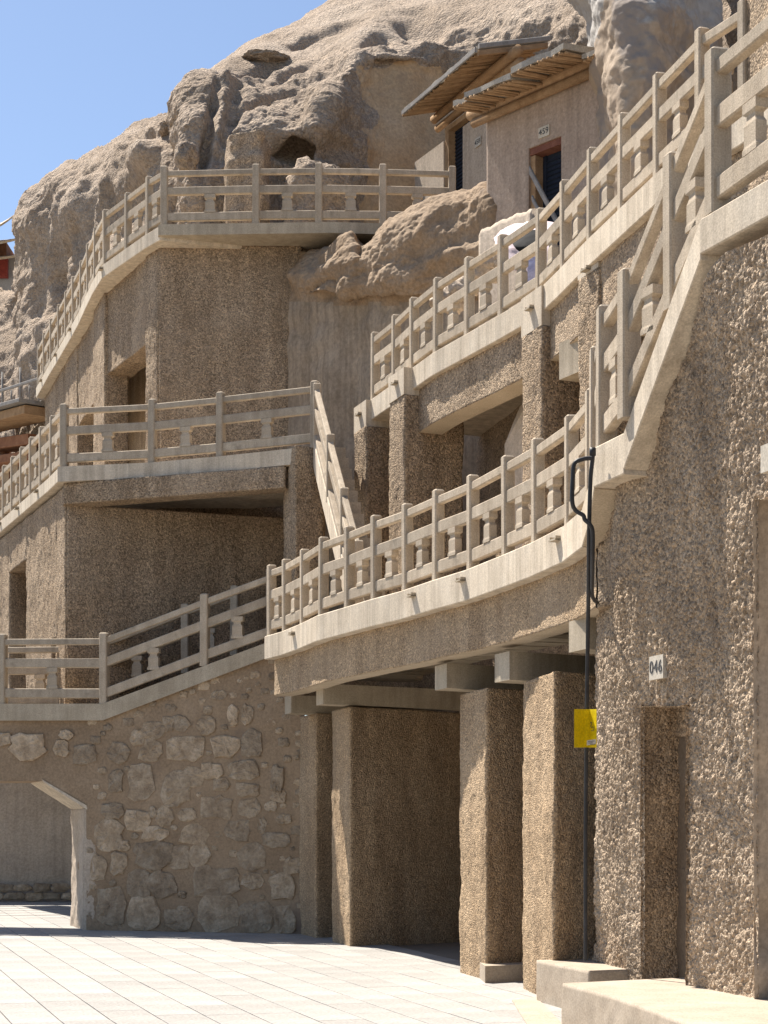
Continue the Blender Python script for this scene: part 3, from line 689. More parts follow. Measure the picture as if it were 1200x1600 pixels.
# ---- stair with white-lit railing between the left gallery and the first gallery
S0, S1 = Vector((-1.10,29.35,8.05)), Vector((-0.36,25.0,Z1))
lst = thing('stair', 'narrow steep stair between rough columns with bright sunlit railing', 'stair', tuple(S1))
for k in range(14):
    p, q = S0.lerp(S1, k/14), S0.lerp(S1, (k+1)/14); iv = Vector((0.97,0.2,0))
    MB().prism([Vector((p.x,p.y,q.z-0.12))+iv*0.08, Vector((q.x,q.y,q.z-0.12))+iv*0.08, Vector((q.x,q.y,q.z-0.12))+iv*0.44, Vector((p.x,p.y,q.z-0.12))+iv*0.44], (0,0,0.3)).build('step', BLOCK, lst)
deck(lst, 'stringer', [tuple(S1+Vector((-0.06,0,0.12))), tuple(S0+Vector((-0.06,0,0.12)))], 0.18, 0.45, CON)
balustrade('balustrade', 'bright sunlit sloping balustrade of the narrow stair between columns', [S0, S0.lerp(S1,0.36), S0.lerp(S1,0.70), S1], hgt=1.05, balusters=False, rail_w=0.09)

# ------------------------------------------------------------------ left block: mid gallery (floor 8.05)
ZM = 8.05
m0, m3 = np.array([-5.53,31.0]), np.array([-1.13,29.42])
mid = [m0, XY(238,30.65), XY(345,30.15), m3]
balustrade('balustrade', 'shaded concrete balustrade facing us on the left middle gallery', [(p[0],p[1],ZM) for p in mid], w=0.13)
sd = [(-5.53,31.0)]
for k in range(1, 10): sd.append((-5.53-0.41*0.86*k, 31.0+0.86*k))
balustrade('balustrade', 'receding sunlit concrete balustrade at the far left, middle height', [(p[0],p[1],ZM+0.001) for p in sd], skip_posts=(0,))
wm = thing('walkway', 'left middle gallery slab on a gravel beam above a broad shaded wall', 'walkway', (-3.5,31,7.4))
me = [np.array(m0)+np.array([-0.1,-0.1])]+[p+np.array([-0.02,-0.1]) for p in mid[1:3]]+[m3+np.array([-0.25,-0.05])]
V = [(p[0],p[1],ZM) for p in me]+[(m3[0]-0.25,33.0,ZM),(-5.0,34.5,ZM)]
MB().prism([(v[0],v[1],ZM-0.26) for v in V], (0,0,0.26)).build('edge_slab', CON, wm)
deck(wm, 'side_slab', [(p[0]-0.09,p[1]-0.0,ZM-0.002) for p in [(-5.535,30.95)]+sd[1:]+[(-9.4,40.4)]], 2.0, 0.24, CON)
for k in (2,4,6,8): spout(wm, (sd[k][0]-0.09, sd[k][1], ZM-0.1), -IN)
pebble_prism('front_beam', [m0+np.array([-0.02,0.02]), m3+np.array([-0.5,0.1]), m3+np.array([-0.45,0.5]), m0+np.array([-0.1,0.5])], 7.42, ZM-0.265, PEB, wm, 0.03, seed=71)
pillar('column', 'short rough column beside the narrow stair, carrying the left gallery end', [(-1.455,29.25),(-1.677,29.9),(-1.0,30.25),(-0.98,29.5)], 3.9, 8.06, 72, res=0.028, cat='column')
pillar('facade_wall', 'broad shaded gravel wall under the left middle gallery', [(-5.52,31.12),(-1.7,32.6),(-1.9,33.1),(-5.2,31.6)], 3.72, 7.45, 73, res=0.03, cat='wall')
pillar('facade_wall', 'sunlit left face of the left block with a small niche, under the middle gallery', [(-5.54,31.14),(-5.84,31.86),(-5.2,32.2),(-5.0,31.5)], 3.72, 7.75, 74, res=0.028, cat='wall')
pillar('facade_wall', 'narrow sunlit gravel strip between niche and tall doorway at the far left', [(-5.97,32.2),(-6.86,34.3),(-6.2,34.7),(-5.3,32.6)], 3.72, 7.75, 75, res=0.03, cat='wall')
pillar('facade_wall', 'gravel wall above the small niche at the far left', [(-5.80,31.78),(-6.02,32.32),(-5.4,32.7),(-5.2,32.1)], 5.2, 7.75, 76, res=0.03, cat='wall')
pillar('facade_wall', 'gravel lintel wall above the tall dark doorway at the far left', [(-6.82,34.2),(-7.55,36.0),(-6.9,36.4),(-6.2,34.6)], 6.95, 7.75, 77, res=0.035, cat='wall')
pillar('facade_wall', 'last sunlit gravel wall at the left picture edge below the middle gallery', [(-7.5,35.9),(-9.3,40.0),(-8.6,40.4),(-6.9,36.3)], 3.72, 7.75, 78, res=0.04, cat='wall')
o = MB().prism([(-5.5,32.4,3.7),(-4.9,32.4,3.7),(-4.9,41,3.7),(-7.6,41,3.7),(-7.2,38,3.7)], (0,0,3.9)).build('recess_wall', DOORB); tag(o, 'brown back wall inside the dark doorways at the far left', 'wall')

# ------------------------------------------------------------------ left block: top terrace (floor 12.9)
ZT = 12.9
tb = [XY(x, d) for x, d in ((257,33.0),(400,32.9),(498,32.85),(598,32.9),(706,33.0))]
balustrade('balustrade', 'shaded concrete balustrade facing us along the top terrace', [(p[0],p[1],ZT) for p in tb], w=0.135)
ts = [(247,357),(233,368),(200,391),(166,415),(151,440),(140,463),(129,488),(117,510),(105,531),(94,550),(82,570),(71,590),(62,606)]
tside = []
for x, y in ts:
    s = (HY-y)/11.15; tside.append(((x-CX)/s, F/s, ZT))
tside[0] = (tb[0][0], tb[0][1], ZT+0.001)
balustrade('balustrade', 'receding concrete balustrade at the top left, curving along the cliff', tside, skip_posts=(0,))
wt = thing('walkway', 'top terrace slab on the gravel block, curving away at the left', 'walkway', (-4.2,33.5,12.5))
MB().prism([(p[0],p[1],ZT-0.2) for p in (tb[0]+[-0.1,-0.12], XY(520,32.75), np.array([0.9,32.9]), np.array([1.2,36.5]), np.array([-4.6,36.5]))], (0,0,0.2)).build('edge_slab', BEAM, wt)
to = offs([p[:2] for p in tside], 0.09)
if to[3][0] > tside[3][0]: to = offs([p[:2] for p in tside], -0.09)
deck(wt, 'side_slab', [(p[0],p[1],ZT-0.003) for p in to], 1.8, 0.26, CON)
for k in (3, 7, 9, 11): spout(wt, (to[k][0], to[k][1], ZT-0.1), -IN)
pillar('facade_wall', 'tall shaded gravel wall of the top terrace block facing us', [(-4.21,33.4),(-1.55,33.5),(-1.5,34.2),(-3.9,34.2)], 7.0, ZT-0.2, 81, res=0.03, cat='wall')
fx = [tside[1][:2], tside[3][:2], tside[5][:2], tside[8][:2], tside[12][:2]]
def fp(px, extra=0.12):                           # point on the top block's side face seen at column px
    pts = [np.array(p[:2])+IN*extra for p in tside]
    xs = [CX+F*p[0]/p[1] for p in pts]; xs2 = xs[::-1]
    return np.array([np.interp(px, xs2, [p[0] for p in pts][::-1]), np.interp(px, xs2, [p[1] for p in pts][::-1])])
def sidewall(label, x0, x1, z0, z1, seed, th=0.5, extra=0.12):
    a, b = fp(x0, extra), fp(x1, extra)
    pillar('facade_wall', label, [a, b, b+IN*th, a+IN*th], z0, z1, seed, res=0.032, cat='wall')
sidewall('sunlit gravel corner strip of the top terrace block', 246, 227, 7.5, ZT-0.24, 82)
sidewall('shaded gravel wall above the left square doorway of the top block', 228.5, 162, zat(573,35.6), ZT-0.24, 83, extra=0.16)
sidewall('slim gravel pier between the two doorways of the top block', 163, 146, 7.5, ZT-0.24, 84)
sidewall('gravel wall above the narrow second doorway of the top block', 147, 119, zat(632,38.0), ZT-0.24, 85, extra=0.16)
sidewall('last gravel wall of the top block beside the timber gallery', 120, 60, 7.0, ZT-0.24, 86)
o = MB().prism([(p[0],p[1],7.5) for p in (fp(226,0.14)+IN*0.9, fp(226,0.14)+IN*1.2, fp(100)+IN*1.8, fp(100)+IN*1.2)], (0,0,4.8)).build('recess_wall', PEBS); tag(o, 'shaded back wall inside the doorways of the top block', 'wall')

# ------------------------------------------------------------------ ramp bridge with rubble stone wall at the lower left
WA, WB = XY(135,30.3), XY(474,29.3)               # face of the stone wall
wd = (WB-WA)/np.linalg.norm(WB-WA); bk = np.array([-0.35,1.0])*1.35
def wp(px, py, out=0.0):                          # photo place on the wall face
    # intersect ray with vertical plane through WA-WB
    r = (px-CX)/F; nrm = np.array([wd[1], -wd[0]]); d = (WA@nrm)/(np.array([r,1.0])@nrm)
    n3 = nrm if nrm[1] < 0 else -nrm
    return Vector((r*d+n3[0]*out, d+n3[1]*out, zat(py, d)))
sb = thing('stone_wall', 'rubble stone wall in brown mortar carrying the ramp, with a chamfered passage at its left', 'wall', (wp(300,1456).x, wp(300,1456).y, 0.0))
prof = [(-260,1108),(165,1108),(424,1012),(476,1010),(476,1461),(135,1458),(135,1262),(70,1220),(-260,1222)]
core = MB().prism([wp(*p) for p in prof], (bk[0],bk[1],0)).build('mortar_core', MORT, sb)
# rougher mortar face
def mortar_face():
    nu, nv = 150, 150
    def inside(x, y):
        top = 1112 if x < 165 else 1112-(x-165)*96/259
        return y > top and not (x < 135 and y > 1222) and not (x < 135 and y > 1222+(x-70)*0.62 and x > 70)
    xs = np.linspace(136, 475, nu); ys = np.linspace(0, 1, nv)
    V = np.zeros((nv, nu, 3))
    for j, x in enumerate(xs):
        top = 1118 if x < 165 else 1118-(x-165)*96/259
        a, b = wp(x, top), wp(x, 1460)
        V[:,j] = np.array(a)[None]*(1-ys[:,None])+np.array(b)[None]*ys[:,None]
    Q = V.reshape(-1,3); d = 0.012+0.014*fbm(Q*2.2, 4, 5)
    n = np.array([wd[1], -wd[0]]); n = n if n[1] < 0 else -n
    Q[:,0] += n[0]*d; Q[:,1] += n[1]*d
    obj('mortar_face', Q, grid_faces(nu, nv), MORT, sb, True)
mortar_face()
stones = [(335,250,95,70),(590,235,100,90),(718,225,160,95),(553,360,105,140),(690,382,125,130),(885,215,120,90),(985,205,78,110),(958,312,124,78),(970,385,100,52),(832,312,86,66),(756,332,86,78),(866,366,70,50),(846,455,132,92),(540,502,98,80),(645,490,74,82),(735,485,78,52),(605,560,108,58),(602,640,150,112),(466,672,66,90),(545,750,92,122),(386,692,66,104),(636,756,112,112),(838,742,182,112),(986,646,112,106),(988,742,84,62),(852,866,162,136),(1142,682,66,66),(1106,762,100,100),(1026,526,36,66),(975,457,92,76),(911,97,46,78),(966,92,48,78),(705,127,86,62),(806,132,72,72),(604,152,94,72),(856,17,66,38),(1084,345,52,102),(558,868,140,118),(436,835,126,140),(1060,452,52,42),(15,187,62,52),(110,215,150,100),(466,242,90,80),(700,650,90,90),(760,560,120,80),(930,545,100,80),(700,890,120,90),(1000,880,130,120),(1110,890,90,120),(1080,580,110,60),(430,560,110,120),(480,605,54,40),(600,470,34,46),(780,640,90,90),(1090,410,60,50),(1110,500,60,40),(455,350,60,90),(440,470,90,60),(260,170,60,40),(240,225,60,60),(660,130,50,60),(540,180,60,60)]
def stone_geo(seed, w, h):
    rr = random.Random(seed); n = 13; V = []; Fc = []
    ang = sorted([6.2832*(i+rr.uniform(-.42,.42))/n for i in range(n)])
    sq = rr.uniform(2.4, 6.0)
    rad = [rr.uniform(0.80, 1.10)/((abs(math.cos(a))**sq+abs(math.sin(a))**sq)**(1/sq)) for a in ang]
    dep = rr.uniform(0.010, 0.032)
    for sc, z in ((1.0, -0.03), (0.99, dep*0.3), (0.90, dep*0.8), (0.52, dep)):
        for a, q in zip(ang, rad):
            V.append((math.cos(a)*q*w/2*sc+rr.uniform(-.006,.006), math.sin(a)*q*h/2*sc+rr.uniform(-.006,.006), z+rr.uniform(-.013,.013)*(sc < 0.985)))
    V.append((rr.uniform(-.02,.02), rr.uniform(-.02,.02), dep*rr.uniform(0.9,1.15)))
    for k in range(3): Fc += [(k*n+i, k*n+(i+1) % n, k*n+n+(i+1) % n, k*n+n+i) for i in range(n)]
    Fc += [(3*n+i, 3*n+(i+1) % n, 4*n) for i in range(n)]
    return V, Fc
sn = Vector((wd[1], -wd[0], 0)); sn = sn if sn.y < 0 else -sn; su = Vector((wd[0], wd[1], 0))
for i, (cx, cy, w, h) in enumerate(stones):
    x, y = cx/2.5, 1080+cy/2.5; c = wp(x, y, 0.024); s = F/c.y
    sv, sf = stone_geo(i, w/2.5/s*1.10, h/2.5/s*1.08)
    Vw = [c+su*v[0]+Vector((0,0,1))*v[1]+sn*v[2] for v in sv]
    ob = obj('stone', Vw, sf, STONE, sb, False)
# small filler chips between the big stones
occ = [(cx/2.5, 1080+cy/2.5, max(w, h)/5) for cx, cy, w, h in stones]; tries = 0; nf = 0
while tries < 1500 and nf < 70:
    tries += 1; x = random.uniform(140, 470); y = random.uniform(1125-(max(0,x-165))*0.37, 1448); r = random.uniform(5, 11)
    if all((x-a)**2+(y-b)**2 > (q+r)**2*0.92 for a, b, q in occ):
        occ.append((x, y, r)); nf += 1; c = wp(x, y, 0.012); s = F/c.y
        sv, sf = stone_geo(900+nf, 2*r/s, 1.5*r/s); obj('stone', [c+su*v[0]+Vector((0,0,1))*v[1]+sn*v[2]*0.7 for v in sv], sf, STONE, sb, True)
# jamb of the passage (rough pale edge) and chamfer board
jp = [wp(135.5,1458), wp(135.5,1262)]
pj = pebble_prism('passage_jamb', [np.array(WA)+wd*0.18, np.array(WA)-wd*0.035, np.array(WA)-wd*0.035+bk, np.array(WA)+wd*0.18+bk], 0.0, zat(1263,30.3), MUDL, sb, 0.035, seed=91, wob=0.03)
cb = MB().prism([wp(66,1217.5,0.02), wp(70,1222.5,0.02), wp(137,1265,0.02), wp(137,1259,0.02)], (bk[0],bk[1],0)).build('chamfer_soffit', CON, sb)
# deck slab of bridge and ramp
dk = [(-260,1100),(164,1100),(424,1003),(424,1027),(164,1126),(-260,1127)]
MB().prism([wp(*p, 0.09) for p in dk], (bk[0]*1.05,bk[1]*1.05,0)).build('edge_slab', BEAM, sb)
def wpp(px, py, back=0.0):
    p = wp(px, py, 0.0); return p+Vector((bk[0],bk[1],0))*back
fr = [wp(-150,1100), wp(4,1100), wp(163,1100), wp(320,1041), wp(424,1003)]
balustrade('balustrade', 'near balustrade of the lower left bridge and ramp, backlit edges', fr, hgt=1.2, w=0.14, balusters=True)
bkv = Vector((bk[0],bk[1],0))*0.97
balustrade('balustrade', 'far balustrade of the lower left bridge and ramp, seen between the near rails', [p+bkv for p in fr[:-1]]+[wp(400,1012)+bkv], hgt=1.2, w=0.14)
pillar('facade_wall', 'warm lit gravel wall seen through the passage under the bridge', [(-13.0,40.6),(-5.6,41.0),(-5.6,41.6),(-13.0,41.2)], 0.0, 4.6, 92, res=0.05, cat='wall', mat=MUDL, amp=0.008)
rr = random.Random(3)
kb = thing('stone_kerb', 'low ledge of rough stones at the foot of the wall beyond the passage', 'ledge', (-8,40.4,gz(40)))
for k in range(9):
    x0 = -9.6+k*0.42; zz = gz(40.4)
    for lv in range(2):
        w = rr.uniform(0.36,0.5); h = rr.uniform(0.17,0.24); c = Vector((x0+lv*0.2, 40.42, zz+0.12+lv*0.2)); sv, sf = stone_geo(400+k*2+lv, w, h)
        obj('stone', [c+Vector((v[0], -v[2]*1.6, v[1])) for v in sv], sf, STONE, kb, True)

# ------------------------------------------------------------------ cliff
R1 = [
 [(270,225,40.0),(270,245,39.4),(270,265,39.0),(270,290,38.8),(270,330,38.5),(270,390,38.0)],
 [(283,158,38.6),(283,180,37.4),(283,210,36.9),(284,250,36.7),(285,305,36.5),(285,385,36.2)],
 [(298,132,39.2),(300,155,37.4),(303,195,36.5),(304,245,36.1),(305,300,35.9),(305,385,35.7)],
 [(318,118,39.8),(322,140,37.8),(326,180,36.7),(330,235,36.2),(330,300,35.95),(330,385,35.7)],
 [(385,72,43.5),(388,105,40.2),(392,160,37.6),(398,215,36.5),(400,295,36.3),(400,385,36.1)],
 [(450,42,45.5),(455,85,41.2),(455,150,38.0),(455,205,36.5),(452,255,37.0),(450,385,37.0)],
 [(510,8,47.0),(515,60,42.0),(512,115,38.6),(500,175,36.7),(490,245,36.3),(480,385,36.2)],
 [(560,-20,48.5),(565,30,42.5),(550,82,38.6),(535,150,37.3),(520,245,36.7),(505,385,36.4)],
 [(610,-45,49.5),(615,10,43.0),(592,80,38.9),(582,108,38.7),(570,245,37.8),(560,385,37.5)],
 [(660,-70,50.0),(660,-10,43.5),(645,76,39.2),(637,112,39.0),(630,245,38.3),(630,385,38.0)],
 [(720,-95,50.0),(725,-35,43.5),(720,50,40.0),(705,140,39.6),(700,245,38.8),(700,385,38.5)],
 [(800,-120,49.5),(800,-60,43.0),(800,15,39.4),(800,100,38.4),(800,245,38),(800,385,38)],
 [(900,-150,48.5),(900,-80,42.0),(895,0,37.8),(890,90,36.8),(890,245,36.8),(890,385,36.8)],
 [(1050,-190,46),(1050,-110,39.5),(1040,-20,33.5),(1040,90,31.5),(1040,245,31),(1040,420,30.5)],
 [(1250,-240,44),(1250,-150,36.5),(1250,-40,28.5),(1250,90,26.5),(1250,245,25.5),(1250,420,25)],
 [(1500,-300,40),(1500,-200,34),(1500,-90,26),(1500,90,23),(1500,245,22),(1500,420,21)],
]
def mask1(V):                                     # the dug-out alcove beside the houses was smoothed by hand
    px = CX+F*V[:,0]/V[:,1]; py = HY-(V[:,2]-CH)*F/V[:,1]
    m = np.clip((px-560)/40, 0, 1)*np.clip((py-88)/25, 0, 1)
    lim = 165-(px-300)*0.27; m2 = np.clip((lim-py)/30, 0, 1)*np.clip((px-300)/40, 0, 1); return 1-0.78*m-0.55*m2*(1-m)
r1 = rock('cliff', R1, 620, 330, ROCK, (0.24, 0.075, 0.035), 3, rough_mask=mask1, strata=0.05, dents=((445,232,50,17,-0.75,12),(400,112,44,9,-0.45,-18),(372,126,46,8,0.22,-18),(325,215,9,70,-0.35,10),(360,190,12,60,-0.25,14),
    (505,180,26,55,0.22,30),(588,60,24,8,-0.45,-15),(655,40,40,20,-0.4,0),(478,62,28,5,-0.25,-20),(425,152,60,6,-0.22,-22),(540,40,40,5,-0.2,-22),(465,110,40,5,-0.2,-25)))
tag(r1, kind='structure')
face_mat(r1, lambda V: mask1(V+np.stack([0.55*fbm(V*0.9,4,90), 0*V[:,0], 0.35*fbm(V*1.1,4,95)], 1)) < 0.28, ALC)
R2 = [
 [(-60,440,60),(-60,480,56),(-60,560,53),(-60,640,52),(-60,760,51)],
 [(26,462,53.5),(24,480,53),(20,540,52),(16,620,51),(10,760,50)],
 [(38,345,49.8),(38,375,49.2),(40,450,48.8),(36,560,48.5),(30,760,48)],
 [(50,308,48.8),(55,335,47.9),(58,420,47.4),(58,520,47.2),(50,760,47)],
 [(82,283,48.4),(84,312,46.9),(87,400,46.2),(87,500,46.0),(85,760,45.6)],
 [(122,262,48.0),(125,300,45.2),(127,390,44.2),(127,470,43.8),(125,700,43.2)],
 [(165,238,46.8),(166,280,43.0),(167,360,41.8),(167,440,41.2),(165,640,40.8)],
 [(205,213,45.0),(208,250,41.2),(210,320,39.9),(210,390,39.4),(208,560,39)],
 [(240,198,42.6),(246,222,39.8),(250,290,38.6),(250,350,38.2),(250,500,37.9)],
 [(268,188,40.8),(274,212,39.2),(280,270,38.4),(284,330,38.1),(284,470,37.9)],
 [(320,190,41),(320,225,39.5),(320,270,38.8),(320,330,38.5),(320,470,38)],
]
r2 = rock('cliff', R2, 330, 230, ROCK, (0.32, 0.07, 0.025), 23, back=(8, 10), dents=((235,250,30,14,0.4,-40),(190,330,30,60,-0.6,25),(95,420,18,70,-0.7,10),(60,350,20,30,0.35,0),(130,330,14,60,0.5,20))); tag(r2, kind='structure')
R3 = []
for x, y0, df, ov in ((456,396,33.25,0.0),(480,392,32.7,0.15),(515,380,31.9,0.3),(548,362,31.5,0.45),(566,380,31.4,0.4),(586,366,31.0,0.4),(612,345,30.7,0.35),(655,322,30.4,0.3),(700,312,30.1,0.25),(735,308,29.8,0.2),(762,296,29.5,0.15),(800,340,29.0,0.1),(905,410,27.0,0.1)):
    R3.append([(x,y0,df+0.95),(x,y0+5,df+0.35),(x,y0+22,df+0.04),(x,max(y0+40,415),df-0.12),(x,458,df+0.05),(x-3,474,df+ov),(x-6,1010,df+ov+0.15)])
def mask3(V):
    py = HY-(V[:,2]-CH)*F/V[:,1]; px = CX+F*V[:,0]/V[:,1]
    return 1-0.55*np.clip((py-462)/15, 0, 1)
r3 = rock('cliff', R3, 340, 320, ROCKS, (0.15, 0.06, 0.022), 43, back=(2.0, 26), rough_mask=mask3, strata=0.05, freq=(0.8, 2.6, 8.0)); tag(r3, kind='structure')
PLS = surface('old_grey_plaster', ((0.25,0.195,0.14), (0.315,0.252,0.188), (0.365,0.30,0.232)), 1.0, 14, 0.4, 0.012, streak=0.5, stain=(0.9, 0.6, (0.21,0.165,0.125)))
face_mat(r3, lambda V: HY-(V[:,2]-CH)*F/V[:,1] > 470+6*vnoise(V*1.5, 8), PLS)
# pier of old render and boulders behind the terrace railing
pillar('stump', 'broken stump of a gravel-rendered pier behind the top terrace railing', [XY(356,35.0), XY(410,34.6), XY(418,35.8), XY(360,36.0)], ZT-0.1, zat(212,35.0), 95, res=0.035, cat='stump', wob=0.09, r=0.25, mat=PEBN)
def boulder(label, c, rx, ry, rz, seed, mat=ROCK):
    nu, nv = 40, 24; th = np.linspace(0, 2*np.pi, nu, endpoint=False); ph = np.linspace(0.02, np.pi-0.02, nv)
    T, Q = np.meshgrid(th, ph); V = np.stack([np.cos(T)*np.sin(Q), np.sin(T)*np.sin(Q), np.cos(Q)], -1).reshape(-1,3)
    k = 1+0.28*fbm(V*1.6, 4, seed)+0.10*vnoise(V*6, seed+5); V = V*k[:,None]*np.array([rx, ry, rz])+np.array(c)
    o = obj('boulder', V, grid_faces(nu, nv, True), mat, None, True); return tag(o, label, 'boulder', 'boulders on the terrace and cliff')
boulder('rubble boulder behind the right middle of the terrace railing', P(497,325,34.9), 0.62, 0.45, 0.85, 4)
boulder('small rounded boulder at the left foot of the cliff behind the railing', P(292,248,35.4), 0.2, 0.3, 0.3, 5)
def seen_on(o, x, y):
    n = len(o.data.vertices); co = np.empty(n*3, dtype=np.float32); o.data.vertices.foreach_get('co', co); co = co.reshape(-1,3)+np.array(o.location)
    e = ((CX+F*co[:,0]/co[:,1])-x)**2+((HY-(co[:,2]-CH)*F/co[:,1])-y)**2; c_ = np.where(e < 60)[0]
    return Vector(co[c_[np.argmin(co[c_,1])]] if len(c_) else co[np.argmin(e)])
boulder('angular boulder perched on the skyline notch of the cliff', seen_on(r2,262,200)+Vector((0,0,0.12)), 0.26, 0.3, 0.17, 6)
boulder('flat dark boulder lying on the upper slope', seen_on(r1,415,84)+Vector((0,0,0.0)), 0.5, 0.4, 0.11, 7)
# lime-washed earth pillar right of the houses
R4 = [
 [(860,-60,31.5),(885,-10,30.6),(915,30,29.8),(922,150,29.6),(924,250,29.4),(926,460,29)],
 [(872,-70,29.6),(895,-20,28.9),(926,30,28.4),(932,150,28.2),(936,250,28.0),(942,460,27.8)],
 [(910,-90,28.0),(925,-20,27.3),(942,40,26.9),(948,150,26.8),(952,250,26.8),(958,460,26.6)],
 [(960,-100,27.2),(965,-10,26.5),(970,60,26.2),(975,150,26.1),(978,250,26.1),(982,460,26)],
 [(1020,-100,27.0),(1020,0,26.3),(1020,70,26.1),(1022,150,26.1),(1022,250,26.1),(1024,460,26)],
 [(1065,-100,27.6),(1062,0,26.9),(1060,70,26.7),(1060,150,26.8),(1060,250,26.8),(1062,460,26.6)],
 [(1130,-90,28.6),(1125,0,27.9),(1120,70,27.8),(1120,150,27.8),(1120,250,27.8),(1120,460,27.6)],
]
r4 = rock('earth_pillar', R4, 120, 190, LIME, (0.13, 0.06, 0.014), 63, back=(3, 10), freq=(0.7, 2.4, 9)); tag(r4, 'earth pillar with grey limewash over peeling clay beside the right mud house', 'pillar')

# ------------------------------------------------------------------ mud houses with brushwood eaves
UPV = Vector((0,0,1))
def wallbox(root, name, a, b, z0, z1, th, mat, holes=()):
    """wall from a to b with rectangular openings (t0,t1,z0,z1 in metres along), built from pieces of one mesh"""
    a, b = Vector((a[0],a[1],0)), Vector((b[0],b[1],0)); u = (b-a).normalized(); ln = (b-a).length
    nin = Vector((-u.y, u.x, 0)); nin = nin if nin.y > 0 else -nin
    m = MB(); xs = sorted({0, ln, *[h[0] for h in holes], *[h[1] for h in holes]})
    for x0, x1 in zip(xs, xs[1:]):
        hs = [h for h in holes if h[0] <= x0+1e-6 and h[1] >= x1-1e-6]; segs = [(z0, z1)]
        for h in hs: segs = [s for lo, hi in segs for s in ((lo, min(hi, h[2])), (max(lo, h[3]), hi)) if s[1]-s[0] > 0.01]
        for lo, hi in segs:
            m.prism([a+u*x0+UPV*lo, a+u*x1+UPV*lo, a+u*x1+UPV*hi, a+u*x0+UPV*hi], nin*th)
    return m.build(name, mat, root), u, nin, ln
def louvre_door(root, a, u, nin, t0, t1, z0, z1, inset):
    o0 = Vector((a[0],a[1],0))
    d = MB().prism([o0+u*t0+nin*inset+UPV*z0, o0+u*t1+nin*inset+UPV*z0, o0+u*t1+nin*inset+UPV*z1, o0+u*t0+nin*inset+UPV*z1], nin*0.05).build('door', DARKD, root)
    WL[d.name] = WL[root.name].copy()
    n = int((z1-z0)*0.48/0.075)
    for k in range(n):
        z = z1-0.12-k*0.075; p = o0+u*(t0+0.08)+nin*(inset-0.012)+UPV*z; q = o0+u*(t1-0.08)+nin*(inset-0.012)+UPV*z
        MB().prism([p, p+UPV*0.05+nin*0.02, q+UPV*0.05+nin*0.02, q], -nin*0.012).build('louvre_slat', DARKD, d)
    for ta, tb_ in ((t0, t0+0.075), (t1-0.075, t1)):
        MB().prism([o0+u*ta+nin*(inset-0.02)+UPV*z0, o0+u*tb_+nin*(inset-0.02)+UPV*z0, o0+u*tb_+nin*(inset-0.02)+UPV*z1, o0+u*ta+nin*(inset-0.02)+UPV*z1], nin*0.03).build('stile', DARKD, d)
    return d
RMUD = surface('weathered_roof_mud', ((0.27,0.24,0.20), (0.34,0.305,0.255), (0.40,0.36,0.31)), 5, 40, 0.6, 0.02)
def eave(root, e0, e1, back, ze, rise, nbr, seed, thick=0.15, logs=1):
    """mud roof edge on brushwood: e0-e1 eave line, back = vector to the wall and beyond"""
    rr = random.Random(seed); e0, e1 = Vector((*e0,ze)), Vector((*e1,ze)); bv = Vector((back[0],back[1],rise)); u = (e1-e0)
    nseg = max(3, int(u.length/0.28)); V = []; Fc = []
    for i in range(nseg+1):
        t = i/nseg; p = e0+u*t; j = Vector((rr.uniform(-.02,.02), rr.uniform(-.02,.02), rr.uniform(-.018,.018)))
        V += [p+j, p+j+UPV*(thick+rr.uniform(-.015,.015)), p+bv+UPV*(thick+0.02+rr.uniform(-.03,.03)), p+bv]
    for i in range(nseg): Fc += [(i*4+k, i*4+(k+1) % 4, i*4+4+(k+1) % 4, i*4+4+k) for k in range(4)]
    Fc += [(0,1,2,3), tuple(range(len(V)-1, len(V)-5, -1))]
    rf = MB().add(V, Fc).build('roof', RMUD, root); WL[rf.name] = WL[root.name].copy()
    un = u.normalized()
    for i in range(nbr):
        t = (i+0.5)/nbr+rr.uniform(-.2,.2)/nbr; r = rr.uniform(0.014, 0.03); p = e0+u*t+UPV*(-r-0.004)+bv*rr.uniform(-0.03, 0.05)
        MB().rod(p, p+bv*0.98+un*rr.uniform(-.12,.12), r, r*0.8, 6).build('rafter', WOOD, rf, True)
    return rf
# house with plate 458
HA, HB = XY(648,37.0), XY(775,33.95)
h8 = thing('mud_house', 'far pale mud house with dark louvred door beside the terrace end', 'house', (HA[0], HA[1], ZT), 'mud cave houses')
hl = float(np.linalg.norm(HB-HA))
def tpos(px, A, B):
    dirv = (B-A)/np.linalg.norm(B-A); r = (px-CX)/F
    M = np.array([[dirv[0], -r],[dirv[1], -1.0]]); s = np.linalg.solve(M, -A); return s[0], s[1]   # along wall, distance
t0, d0 = tpos(693,HA,HB); t1, d1 = tpos(723,HA,HB)
zd = zat(176,d1)
_, u8, n8, _ = wallbox(h8, 'wall', HA, HB, ZT-2, zat(168,34.2), 0.3, MUDL, [(t0, t1, ZT-2, zd)])
louvre_door(h8, HA, u8, n8, t0+0.03, t1-0.01, ZT, zd-0.04, 0.2)
a3 = Vector((HA[0],HA[1],0))
MB().prism([a3+u8*(t0-0.04)+UPV*(zd-0.1)+n8*0.05, a3+u8*(t1+0.05)+UPV*(zd-0.1)+n8*0.05, a3+u8*(t1+0.05)+UPV*zd+n8*0.05, a3+u8*(t0-0.04)+UPV*zd+n8*0.05], n8*0.22).build('door_lintel', WOOD, h8)
MB().prism([a3+u8*t0+UPV*ZT+n8*0.04, a3+u8*(t0+0.14)+UPV*ZT+n8*0.04, a3+u8*(t0+0.14)+UPV*(zd-0.1)+n8*0.04, a3+u8*t0+UPV*(zd-0.1)+n8*0.04], n8*0.2).build('door_frame', WOOD, h8)
E80, E81 = XY(631,35.9), XY(746,33.0); ze8 = zat(80,33.0)
bk8 = np.array([0.898,0.44])*1.45
